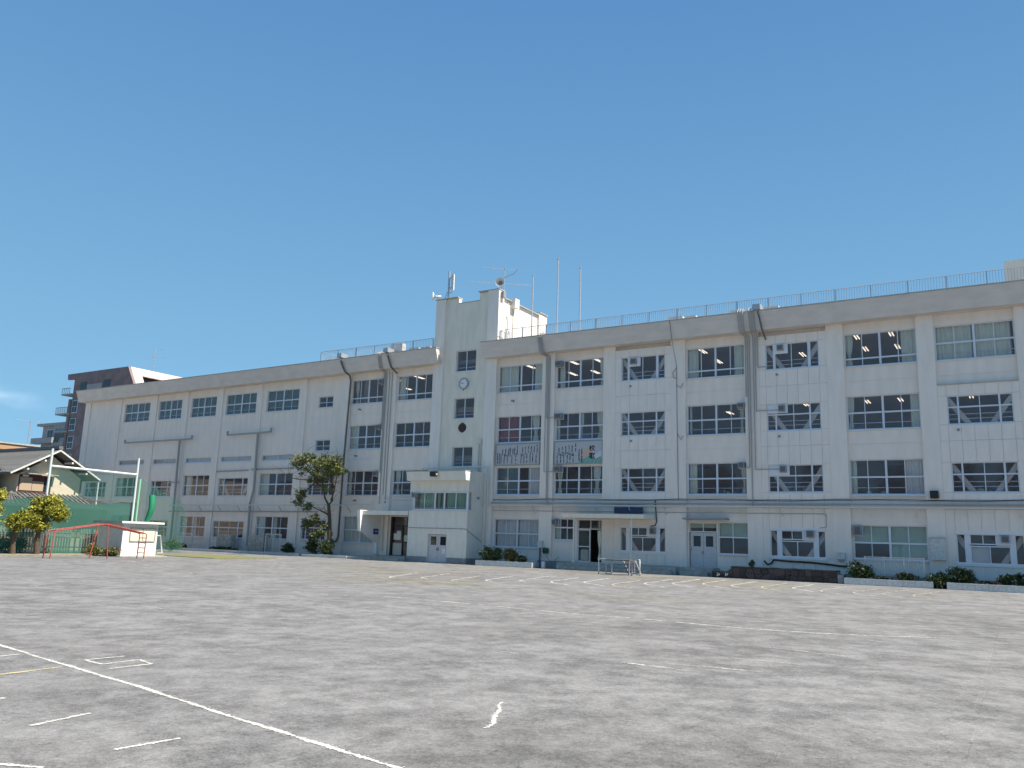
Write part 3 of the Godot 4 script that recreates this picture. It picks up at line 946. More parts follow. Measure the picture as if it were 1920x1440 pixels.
	addbox(tc, -35.7, -33.7, 18.84, 18.9, -0.5, 0.13)
	addbox(tc, -33.7, -31.95, 18.4, 18.45, -0.45, -0.02)
	addbox(tc, -31.95, -30.15, 19.0, 19.06, -0.65, 0.13)
	addbox(tc, -30.8, -30.2, 18.551, 18.62, -5.7, -0.66)
	addbox(tc, -30.7, -30.12, 18.751, 18.82, -6.95, -5.701)
	addbox(tc, -35.2, -30.8, 18.3, 18.36, -6.4, -0.42)
	obj("tower_coping", tc, M.coping, school)
	boxn("roof_door", school, -30.36, -30.33, 14.45, 16.35, -2.2, -1.2, M.door)
	for w in tws: win(school, "S", w[0], w[1], w[2], w[3], -0.2, {"sillout": 0.2})
	# ---- eaves, roof and inside
	var ev := nb()
	var prof := func(y: float, t: float) -> Array: return [Vector2(-0.5, y), Vector2(0.55, y), Vector2(0.92, t), Vector2(0.5, t), Vector2(0.35, y + 0.25), Vector2(-0.5, y + 0.25)]
	prism_slope(ev, prof.call(13.70, 14.74), prof.call(13.99, 15.02), -78.8, -34.9)
	prism_x(ev, prof.call(13.99, 15.02), -31.08, 11.0)
	obj("eave_fascia", ev, M.fascia, school)
	var cp := nb()
	prism_slope(cp, [Vector2(0.46, 14.742), Vector2(0.96, 14.742), Vector2(0.96, 14.80), Vector2(0.46, 14.80)], [Vector2(0.46, 15.022), Vector2(0.96, 15.022), Vector2(0.96, 15.08), Vector2(0.46, 15.08)], -78.85, -34.86)
	addbox(cp, -31.12, 11.04, 15.022, 15.08, 0.46, 0.96)
	obj("coping", cp, M.coping, school)
	var rs := nb()
	addbox(rs, -78.5, -48.2, 13.75, 14.1, -16.0, -0.51)
	addbox(rs, -48.2, -34.9, 14.0, 14.24, -9.5, -0.51)
	addbox(rs, -34.9, -31.08, 14.0, 14.24, -9.5, -0.51)
	addbox(rs, -31.08, 11.0, 14.0, 14.24, -9.5, -0.51)
	obj("roof_slab", rs, M.roof, school)
	var fl := nb()
	for y in [0.2, 3.65, 7.1, 10.55]:
		addbox(fl, -48.3, 10.4, y, y + 0.25, -9.2, -0.46)
	addbox(fl, -78.4, -48.3, 0.05, 0.3, -15.0, -0.46)
	addbox(fl, -78.4, -48.3, 6.6, 6.9, -15.0, -0.46)
	addbox(fl, -78.4, -48.3, 3.3, 3.5, -15.0, -0.46)
	obj("floor_slab", fl, M.interior_floor, school)
	var ce := nb()
	for y in [3.62, 7.07, 10.52, 13.7]:
		addbox(ce, -48.3, 10.4, y - 0.04, y, -9.2, -0.47)
	obj("ceiling", ce, M.ceiling, school)
	var iw := nb()
	addbox(iw, -48.3, 10.4, 0.0, 14.0, -9.45, -9.2)
	addbox(iw, -78.4, -48.3, 0.0, 13.75, -15.3, -15.0)
	addbox(iw, -48.58, -48.3, 0.0, 13.74, -15.0, -9.21)
	for x in [-48.5, -44.05, -35.5, -31.0, -21.7, -12.7, -3.57, 5.4]: addbox(iw, x - 0.08, x + 0.08, 0.46, 13.65, -9.2, -0.47)
	obj("inner_wall", iw, M.room_wall, school)
	var ew := nb()
	addbox(ew, -78.5, -78.38, 0.0, 13.75, -15.3, -0.46)
	addbox(ew, 10.4, 10.6, 0.0, 14.0, -9.45, -0.0)
	obj("end_wall", ew, M.wall, school)
	# lit ceiling lamps seen through the windows
	for l in [[-25.0, -1.5, 3], [-25.0, -4.85, 3], [-26.8, -4.85, 3], [-23.2, -1.5, 3], [-28.4, -1.5, 3], [-16.1, -1.65, 3], [-16.1, -4.85, 3], [-10.8, -4.9, 3], [-7.15, -1.6, 3], [-7.15, -4.85, 3], [-5.35, -1.55, 3], [-5.4, -4.9, 3], [-7.2, -5.0, 2], [-5.35, -1.7, 2], [-5.4, -4.9, 2], [-1.8, -5.1, 2], [-38.2, -1.6, 3], [-42.1, -5.0, 3], [-40.4, -1.6, 3], [-10.7, -4.75, 2], [-15.9, -4.0, 1], [-7.1, -4.5, 1], [-15.9, -6.5, 2]]:
		var cy: float = [0.0, 6.98, 10.4, 13.58][l[2]]
		var f := boxn("ceiling_lamp", school, l[0] - 0.13, l[0] + 0.13, cy, cy + 0.06, l[1] - 0.62, l[1] + 0.62, M.white)
		for dx in [-0.08, 0.08]:
			boxn("tube", f, l[0] + dx - 0.016, l[0] + dx + 0.016, cy - 0.035, cy - 0.001, l[1] - 0.6, l[1] + 0.6, M.lamp)
	# room furniture hints: shelves and blue boards on window sills
	for b in [[-24.2, -23.3, 8.2, 8.5], [-18.45, -18.05, 8.28, 8.55], [-20.85, -20.4, 4.8, 5.0], [-9.35, -8.95, 4.78, 5.0], [-7.4, -6.7, 8.12, 8.3], [-8.6, -8.98, 8.2, 8.4]]:
		boxn("blue_box", school, minf(b[0], b[1]), maxf(b[0], b[1]), b[2], b[3], -0.75, -0.5, plain(0.02, 0.10, 0.32, 0.6))
	for b in [[-11.0, -9.6, 4.72, 4.95], [-15.2, -13.6, 4.65, 4.9], [-2.2, -0.4, 4.7, 4.95], [-6.9, -5.9, 4.62, 4.8], [-2.4, -0.6, 8.16, 8.35]]:
		var x: float = b[0]
		while x < b[1]:
			var w := rng.randf_range(0.08, 0.3)
			boxn("shelf_item", school, x, x + w, b[2], b[3] + rng.randf_range(-0.12, 0.06), -1.0, -0.8, [M.white_old, M.acgrey, M.blind, M.navy][rng.randi() % 4])
			x += w + rng.randf_range(0.02, 0.15)
	# small vent caps on the spandrels
	for v in [[-28.9, 10.95], [-29.0, 7.6], [-20.25, 11.35], [-20.2, 7.9], [-11.25, 11.4], [-11.2, 7.85], [-2.3, 7.85], [-42.6, 11.1], [-42.7, 7.55], [-42.5, 4.2]]:
		var s := nb()
		lathe(s, Vector3(v[0], v[1], -0.2), Vector3(0, 0, 1), [Vector2(0, 0.07), Vector2(0.26, 0.07), Vector2(0.26, 0.0)], 10)
		obj("vent_cap", s, M.acgrey, school)

# ------------------------------------------------------------------ the entrance block
func build_entrance_block() -> void:
	var t := thing("entrance_block", "pale two-storey block jutting out below the stair tower, with a corner window and double doors", "building", Vector3(-33.3, 0, 1))
	var st := nb()
	wall_bay(st, -35.72, -30.87, 0.0, 3.42, [[-34.0, -32.44, 0.05, 1.86]], 1.7, 1.95)
	addbox(st, -35.72, -30.87, 4.68, 5.42, 1.6, 1.88)
	addbox(st, -31.1, -30.87, 0.0, 3.42, 0.1, 1.7)
	addbox(st, -31.1, -30.87, 3.42, 6.08, 0.1, 1.5)
	addbox(st, -31.1, -30.87, 4.68, 6.08, 1.5, 1.6)
	addbox(st, -35.72, -35.5, 0.0, 6.0, 0.1, 1.6)
	addbox(st, -35.5, -31.1, 5.7, 5.95, 0.1, 1.6)
	obj("wall", st, M.block, t)
	var ev := nb()
	prism_x(ev, [Vector2(1.6, 5.42), Vector2(2.3, 5.42), Vector2(2.42, 6.02), Vector2(1.6, 6.02)], -35.75, -30.85)
	obj("eave", ev, M.block, t)
	boxn("coping", t, -35.8, -30.83, 6.022, 6.06, 1.6, 2.46, M.coping)
	boxn("plinth", t, -35.73, -34.02, 0.0, 0.38, 1.951, 1.97, M.plinth)
	boxn("plinth", t, -32.42, -30.85, 0.0, 0.38, 1.951, 1.97, M.plinth)
	boxn("plinth", t, -30.869, -30.85, 0.0, 0.38, 0.1, 1.95, M.plinth)
	grid_window(t, -35.35, -30.93, 3.5, 4.66, 1.86, [[0.2, 0.04], [0.40, 0.09], [0.575, 0.09], [0.785, 0.04]], [], [0.13], {"sillout": 0.16, "frame": M.alu_bright, "curtains": [[0.07, 0.38, 0, M.curtain_green], [0.42, 0.48, 0, M.curtain_green], [0.505, 0.56, 0, M.curtain_green], [0.59, 0.98, 0, M.curtain_green]]})
	boxn("inner_wall", t, -35.4, -31.15, 3.42, 5.4, 0.15, 0.3, M.room_wall)
	boxn("inner_floor", t, -35.4, -31.15, 3.3, 3.42, 0.3, 1.7, M.interior_floor)
	var sp := boxn("side_pane", t, -30.93, -30.92, 3.55, 4.62, 1.5, 1.8, M.glass)
	boxn("post", t, -31.0, -30.88, 3.42, 4.68, 1.8, 1.93, M.alu_bright)
	boxn("sill", t, -31.2, -30.8, 3.425, 3.5, 1.5, 2.05, M.alu)
	var d := boxn("double_door", t, -33.98, -32.46, 0.06, 1.84, 1.78, 1.83, M.door)
	boxn("door_pane", d, -33.82, -33.36, 1.16, 1.72, 1.831, 1.838, M.darkglass)
	boxn("door_pane", d, -33.04, -32.58, 1.16, 1.72, 1.831, 1.838, M.darkglass)
	boxn("door_joint", d, -33.23, -33.21, 0.06, 1.84, 1.831, 1.836, M.dark_gap)
	boxn("handle", d, -33.3, -33.27, 0.8, 1.0, 1.83, 1.87, M.pipe_dark)
	boxn("handle", d, -33.17, -33.14, 0.8, 1.0, 1.83, 1.87, M.pipe_dark)
	boxn("notice", d, -32.85, -32.62, 0.62, 0.95, 1.831, 1.837, M.white)
	boxn("doorstep", t, -34.1, -32.35, 0.0, 0.05, 1.7, 2.15, M.concrete)
	var ln := nb()
	tube(ln, [Vector3(-35.7, 2.26, 1.975), Vector3(-31.1, 2.26, 1.975), Vector3(-30.85, 2.22, 1.975), Vector3(-30.84, 2.18, 1.9), Vector3(-30.84, 1.45, 0.2)], 0.022, 6)
	obj("conduit", ln, M.pipe, t)
	boxn("lamp_bracket", t, -30.86, -30.75, 4.25, 4.4, 0.75, 0.9, M.acgrey)

# ------------------------------------------------------------------ canopies
func build_canopies() -> void:
	var t := thing("entrance_canopy", "flat concrete canopy on a curved white fin over the brown glass doors", "canopy", Vector3(-38, 0, 1))
	boxn("slab", t, -39.78, -35.76, 3.1, 3.38, 0.02, 2.0, M.block)
	var fin := nb()
	var poly := [Vector2(0.02, 0.35), Vector2(0.3, 0.35), Vector2(0.32, 1.1), Vector2(0.5, 1.28), Vector2(0.8, 1.42), Vector2(1.2, 1.62), Vector2(1.65, 1.82), Vector2(2.15, 1.95), Vector2(2.3, 3.42), Vector2(0.02, 3.42)]
	prism_x(fin, poly, -40.05, -39.8)
	obj("fin_wall", fin, M.white, t)
	boxn("step", t, -40.4, -35.76, 0.0, 0.16, 0.03, 2.7, M.concrete)
	boxn("step", t, -39.7, -35.76, 0.161, 0.3, 0.02, 2.2, M.concrete)
	boxn("downpipe", t, -39.5, -39.42, 0.6, 3.08, 0.1, 0.18, M.pipe_white)
	var sg := thing("wall_sign", "small square dark blue sign on the inner face of the curved white fin", "sign", Vector3(-39.79, 1.75, 0.47))
	boxn("plate", sg, -39.799, -39.775, 1.75, 2.15, 0.2, 0.75, M.blue)
	boxn("print", sg, -39.774, -39.772, 1.9, 2.0, 0.3, 0.6, plain(0.4, 0.42, 0.5, 0.5))
	var c := thing("door_canopy", "thin white canopy on slim posts over the glazed classroom door", "canopy", Vector3(-21.3, 0, 1))
	var sl := nb()
	prism_x(sl, [Vector2(0.05, 3.1), Vector2(1.75, 3.1), Vector2(1.82, 3.35), Vector2(0.05, 3.4)], -24.0, -18.62)
	obj("slab", sl, M.block, c)
	boxn("post", c, -23.28, -23.2, 0.42, 3.1, 1.55, 1.63, M.pipe_white)
	boxn("post", c, -19.5, -19.42, 0.42, 3.1, 1.55, 1.63, M.pipe_white)
	boxn("platform", c, -24.3, -16.75, 0.0, 0.40, 0.04, 1.75, M.concrete)
	boxn("step", c, -24.1, -16.9, 0.0, 0.2, 1.751, 2.15, M.concrete)
	boxn("platform", c, -16.74, -14.7, 0.0, 0.44, 0.04, 1.3, M.concrete)
	boxn("step", c, -16.5, -14.9, 0.0, 0.22, 1.301, 1.7, M.concrete)
	var b := boxn("sign_board", self, -21.2, -19.32, 3.46, 3.82, 0.16, 0.2, M.navy)
	tag(b, "long dark navy board fixed above the thin white canopy", "sign")

# ------------------------------------------------------------------ on the roof
func railing(label: String, xa: float, xb: float, back: float) -> void:
	var z := 0.2
	var yb := 14.75
	var yt := 15.95
	var t := thing("roof_railing", label, "railing", Vector3((xa + xb) / 2, 14.24, z), "railings along the roof edge")
	var tr := nb()
	var pts := [Vector3(xb, yt, z), Vector3(xa + 0.12, yt, z), Vector3(xa + 0.03, yt, z - 0.03), Vector3(xa, yt, z - 0.12), Vector3(xa, yt, z - back)]
	tube(tr, pts, 0.022, 6)
	obj("top_rail", tr, M.steel, t)
	var br := nb()
	tube(br, [Vector3(xb, yb, z), Vector3(xa, yb, z), Vector3(xa, yb, z - back)], 0.018, 6)
	obj("bottom_rail", br, M.steel, t)
	var n := int((xb - xa) / 1.8)
	for i in n + 1:
		var x := xa + (xb - xa) * i / n
		boxn("post", t, x - 0.03, x + 0.03, 14.2, yt - 0.02, z - 0.03, z + 0.03, M.steel)
	var k := int(back / 1.5)
	for i in range(1, k + 1): boxn("post", t, xa - 0.03, xa + 0.03, 14.2, yt - 0.02, z - back * i / k - 0.03, z - back * i / k + 0.03, M.steel)
	var bs := nb()
	var x := xa + 0.12
	while x < xb:
		addbox(bs, x - 0.009, x + 0.009, yb, yt - 0.01, z - 0.009, z + 0.009)
		x += 0.135
	var zz := z - 0.13
	while zz > z - back:
		addbox(bs, xa - 0.009, xa + 0.009, yb, yt - 0.01, zz - 0.009, zz + 0.009)
		zz -= 0.135
	var o := obj("balusters", bs, M.steel, t)
	o.set_meta("kind", "stuff")

func aircon(label: String, x0: float, x1: float, y0: float, y1: float, z: float) -> void:
	var t := thing("air_conditioner", label, "air conditioner", Vector3((x0 + x1) / 2, y0, z), "outdoor units on the roof")
	boxn("body", t, x0, x1, y0 + 0.12, y1, z - 0.4, z, M.acbox)
	var fc := nb()
	var r := minf((x1 - x0) * 0.3, (y1 - y0) * 0.36)
	for k in 4:
		var rr := r * (1.0 - k * 0.22)
		var pts := []
		for i in 19: pts.append(Vector3((x0 + x1) / 2 - (x1 - x0) * 0.12 + cos(TAU * i / 18) * rr, (y0 + y1) / 2 + 0.06 + sin(TAU * i / 18) * rr, z + 0.02))
		tube(fc, pts, 0.014, 5)
	obj("fan_grille", fc, M.acgrey, t)
	boxn("stand", t, x0 + 0.05, x0 + 0.15, 14.24, y0 + 0.119, z - 0.4, z, M.steel)
	boxn("stand", t, x1 - 0.15, x1 - 0.05, 14.24, y0 + 0.119, z - 0.4, z, M.steel)
	var lv := nb()
	for k in 6: addbox(lv, x1 + 0.001, x1 + 0.012, y0 + 0.2 + k * (y1 - y0 - 0.3) / 6, y0 + 0.2 + k * (y1 - y0 - 0.3) / 6 + 0.03, z - 0.35, z - 0.05)
	obj("side_louvre", lv, M.acgrey, t)

func horn(label: String, at: Vector3, dir: Vector3, foot: Vector3) -> void:
	var t := thing("horn_speaker", label, "loudspeaker", foot, "horn speakers on the stair tower")
	var s := nb()
	lathe(s, at, dir, [Vector2(-0.62, 0.0), Vector2(-0.62, 0.13), Vector2(-0.36, 0.13), Vector2(-0.34, 0.07), Vector2(-0.22, 0.1), Vector2(-0.1, 0.18), Vector2(0.0, 0.33), Vector2(0.02, 0.34), Vector2(0.02, 0.31), Vector2(-0.12, 0.15), Vector2(-0.25, 0.07)], 20)
	obj("bell", s, M.white_old, t)
	var c := nb()
	lathe(c, at, dir, [Vector2(-0.25, 0.09), Vector2(-0.06, 0.08), Vector2(-0.06, 0.0)], 12)
	obj("throat", c, M.acgrey, t)
	var b := nb()
	tube(b, [foot, foot.lerp(at - dir * 0.35, 0.5) + Vector3(0, -0.12, 0), at - dir * 0.35], 0.035, 6)
	obj("bracket", b, M.pipe_dark, t)

func yagi(t: Node3D, c: Vector3, dir: Vector3, half_a: float, half_b: float, n: int, el: float) -> void:
	var s := nb()
	tube(s, [c - dir * half_a, c + dir * half_b], 0.016, 5)
	obj("boom", s, M.steel, t)
	var side := dir.cross(Vector3.UP).normalized()
	for i in n:
		var p := c + dir * lerpf(-half_a + 0.05, half_b - 0.05, float(i) / (n - 1))
		var e := nb()
		tube(e, [p - side * el, p + side * el], 0.013, 5)
		obj("element", e, M.steel, t)

func build_roof_things() -> void:
	railing("steel roof railing ending in a corner on the roof left of the stair tower", -46.8, -35.68, 5.5)
	railing("long steel roof railing running right from the stair tower past the flagpoles", -29.95, 10.5, 1.2)
	aircon("tall white outdoor unit behind the railing left of the stair tower", -42.4, -41.15, 15.0, 16.85, -3.0)
	aircon("low outdoor unit next to the tall white one on the roof", -40.5, -39.5, 14.9, 16.36, -3.0)
	aircon("outdoor unit on the roof close against the stair tower", -39.35, -38.4, 14.9, 16.33, -3.0)
	aircon("outdoor unit behind the long railing, first one past the flagpoles", -18.85, -17.9, 14.9, 16.42, -3.0)
	aircon("outdoor unit standing beside the first one past the flagpoles", -17.75, -17.0, 14.9, 16.36, -3.0)
	aircon("outdoor unit on the roof left of the six-pipe bundle", -14.75, -13.9, 14.9, 16.38, -3.0)
	aircon("outdoor unit on the roof right of the six-pipe bundle", -12.75, -11.75, 14.9, 16.36, -3.0)
	var names := ["flagpole standing closest to the stair tower on the roof", "tallest flagpole, standing between two shorter ones", "flagpole farthest from the stair tower"]
	var fx := [[-28.4, 20.15], [-26.4, 21.1], [-24.65, 20.2]]
	for i in 3:
		var t := thing("flagpole", names[i], "flagpole", Vector3(fx[i][0], 14.24, -1.5), "flagpoles on the roof")
		var s := nb()
		tube(s, [Vector3(fx[i][0], 14.24, -1.5), Vector3(fx[i][0], fx[i][1], -1.5)], 0.055, 8, 0.03)
		obj("pole", s, M.steel, t)
		var b := nb()
		lathe(b, Vector3(fx[i][0], fx[i][1], -1.5), Vector3.UP, [Vector2(0, 0.03), Vector2(0.02, 0.075), Vector2(0.09, 0.075), Vector2(0.12, 0.0)], 10)
		obj("cap", b, M.steel, t)
		var c := nb()
		tube(c, [Vector3(fx[i][0] + 0.07, fx[i][1] - 0.05, -1.46), Vector3(fx[i][0] + 0.09, 15.5, -1.43)], 0.008, 4)
		obj("rope", c, M.white_old, t)
	# penthouse at the far end of the roof
	boxn("penthouse", school, 0.3, 7.5, 14.24, 18.3, -9.4, -6.0, M.tower)
	# antennas and speakers on the tower
	var a := thing("panel_antenna", "upright mast with a white panel antenna on the left end of the stair tower", "antenna", Vector3(-35.07, 18.4, -0.5))
	var s1 := nb()
	tube(s1, [Vector3(-35.07, 18.3, -0.55), Vector3(-35.07, 21.2, -0.55)], 0.075, 8)
	obj("mast", s1, M.steel, a)
	boxn("panel", a, -34.84, -34.62, 19.7, 20.92, -0.62, -0.5, M.white_old)
	boxn("clamp", a, -35.0, -34.84, 20.62, 20.72, -0.6, -0.52, M.steel)
	boxn("clamp", a, -35.0, -34.84, 19.85, 19.95, -0.6, -0.52, M.steel)
	var s2 := nb()
	tube(s2, [Vector3(-35.02, 19.5, -0.5), Vector3(-34.7, 19.45, -0.45), Vector3(-34.72, 19.7, -0.5)], 0.02, 5)
	tube(s2, [Vector3(-35.15, 19.6, -0.5), Vector3(-35.3, 19.1, -0.45), Vector3(-35.1, 18.85, -0.4)], 0.02, 5)
	obj("cable", s2, M.pipe_dark, a)
	var fa := nb()
	tube(fa, [Vector3(-35.3, 18.85, -0.5), Vector3(-35.07, 19.2, -0.55), Vector3(-34.85, 18.85, -0.5)], 0.03, 5)
	obj("foot_bracket", fa, M.pipe, a)
	horn("white horn speaker pointing away from the left edge of the stair tower", Vector3(-36.4, 19.4, -0.4), Vector3(-0.78, 0.05, 0.62), Vector3(-35.6, 18.7, -0.35))
	horn("horn speaker facing the playground on the right edge of the stair tower", Vector3(-30.2, 19.52, 0.05), Vector3(0.3, -0.05, 0.95), Vector3(-30.22, 18.9, -0.3))
	boxn("junction_box", school, -30.19, -29.95, 18.45, 18.85, -0.45, -0.1, M.acgrey)
	var y := thing("television_antenna", "two-tier television antenna on a thin mast beside the horn speaker", "antenna", Vector3(-30.5, 18.3, -0.9))
	var s3 := nb()
	tube(s3, [Vector3(-30.5, 18.2, -1.0), Vector3(-30.5, 21.0, -1.0)], 0.03, 6)
	obj("mast", s3, M.steel, y)
	var dir := Vector3(0.80, 0, -0.60).normalized()
	yagi(y, Vector3(-30.5, 20.85, -1.0), dir, 1.6, 1.0, 9, 0.16)
	yagi(y, Vector3(-30.5, 19.75, -1.0), dir, 2.9, 2.0, 13, 0.17)
	var s4 := nb()
	tube(s4, [Vector3(-29.7, 20.85, -1.5), Vector3(-29.9, 20.5, -1.3), Vector3(-30.48, 20.2, -1.0)], 0.02, 5)
	obj("cable", s4, M.pipe_dark, y)
	var w := thing("cable_box", "white weatherproof box on the sunlit side wall of the stair tower", "box", Vector3(-30.2, 18.2, -2.0))
	boxn("case", w, -30.36, -29.98, 18.15, 18.82, -2.35, -1.75, M.white)
	var s5 := nb()
	tube(s5, [Vector3(-30.32, 18.15, -2.1), Vector3(-30.32, 15.4, -2.1)], 0.03, 6)
	tube(s5, [Vector3(-30.32, 18.4, -1.74), Vector3(-30.32, 18.4, -1.4), Vector3(-30.32, 16.5, -1.4), Vector3(-30.32, 16.2, -1.6)], 0.025, 6)
	obj("conduit", s5, M.white_old, w)

# ------------------------------------------------------------------ on the facade
func pipe_thing(called: String, label: String, category: String, runs: Array, r: float, m: Material, at: Vector3, part := "pipe", group := "") -> Node3D:
	var t := thing(called, label, category, at, group)
	for p in runs:
		var s := nb()
		tube(s, p, r, 7)
		obj(part, s, m, t)
	return t

func outlet(label: String, x0: float, x1: float, y0: float, y1: float, z1 := 0.12) -> void:
	var t := thing("exhaust_box", label, "vent box", Vector3((x0 + x1) / 2, y0, -0.2), "grey exhaust boxes in the windows")
	boxn("case", t, x0, x1, y0, y1, -0.26, z1, M.acgrey)
	boxn("flange", t, x0 - 0.04, x1 + 0.04, y0 - 0.04, y1 + 0.04, -0.27, -0.255, M.alu)
	boxn("louvre", t, x0 + 0.05, x1 - 0.05, y0 + 0.05, y1 - 0.05, z1 + 0.001, z1 + 0.012, M.pipe_dark)

func stroke(img: Image, a: Vector2, b: Vector2, w: float, c: Color) -> void:
	var L := a.distance_to(b)
	var n := maxi(1, int(L * 1.5))
	for i in n + 1:
		var p := a.lerp(b, float(i) / n)
		for dy in range(-int(w), int(w) + 1):
			for dx in range(-int(w), int(w) + 1):
				if dx * dx + dy * dy <= w * w:
					var x := int(p.x) + dx
					var y := int(p.y) + dy
					if x >= 0 and y >= 0 and x < img.get_width() and y < img.get_height(): img.set_pixel(x, y, c)

func glyph(img: Image, strokes: Array, at: Vector2, size: float, w: float, c: Color) -> void:
	for s in strokes:
		for i in range(0, s.size() - 2, 2):
			stroke(img, at + Vector2(s[i], s[i + 1]) * size, at + Vector2(s[i + 2], s[i + 3]) * size, w, c)

func text_column(img: Image, x: float, y0: float, y1: float, step: float, size: float, c: Color, r: RandomNumberGenerator) -> void:
	var y := y0
	while y < y1:
		if r.randf() < 0.93:
			for k in 3 + r.randi() % 3:
				var p := Vector2(x + r.randf_range(-0.5, 0.3) * size, y + r.randf_range(0.0, 0.8) * size)
				var q := p + (Vector2(r.randf_range(0.2, 0.6), r.randf_range(-0.1, 0.1)) if r.randf() < 0.5 else Vector2(r.randf_range(-0.2, 0.2), r.randf_range(0.2, 0.6))) * size
				stroke(img, p, q, 3.0, c)
		y += step

func board(label: String, x0: float, x1: float, y0: float, y1: float, img: Image) -> void:
	var t := thing("song_board", label, "sign board", Vector3((x0 + x1) / 2, y0, 0.0), "lettered boards on the facade")
	boxn("backing", t, x0, x1, y0, y1, -0.19, -0.06, M.white_old)
	var f := nb()
	addbox(f, x0 - 0.05, x1 + 0.05, y1, y1 + 0.06, -0.19, -0.03)
	addbox(f, x0 - 0.05, x1 + 0.05, y0 - 0.06, y0, -0.19, -0.03)
	addbox(f, x0 - 0.05, x0, y0, y1, -0.19, -0.03)
	addbox(f, x1, x1 + 0.05, y0, y1, -0.19, -0.03)
	obj("frame", f, M.pipe, t)
	img.generate_mipmaps()
	var m := StandardMaterial3D.new()
	m.albedo_texture = ImageTexture.create_from_image(img)
	m.roughness = 0.8
	var q := QuadMesh.new()
	q.size = Vector2(x1 - x0, y1 - y0)
	var o := MeshInstance3D.new()
	o.mesh = q
	o.material_override = m
	o.name = "print"
	t.add_child(o)
	o.position = Vector3((x0 + x1) / 2, (y0 + y1) / 2, -0.056) - t.position

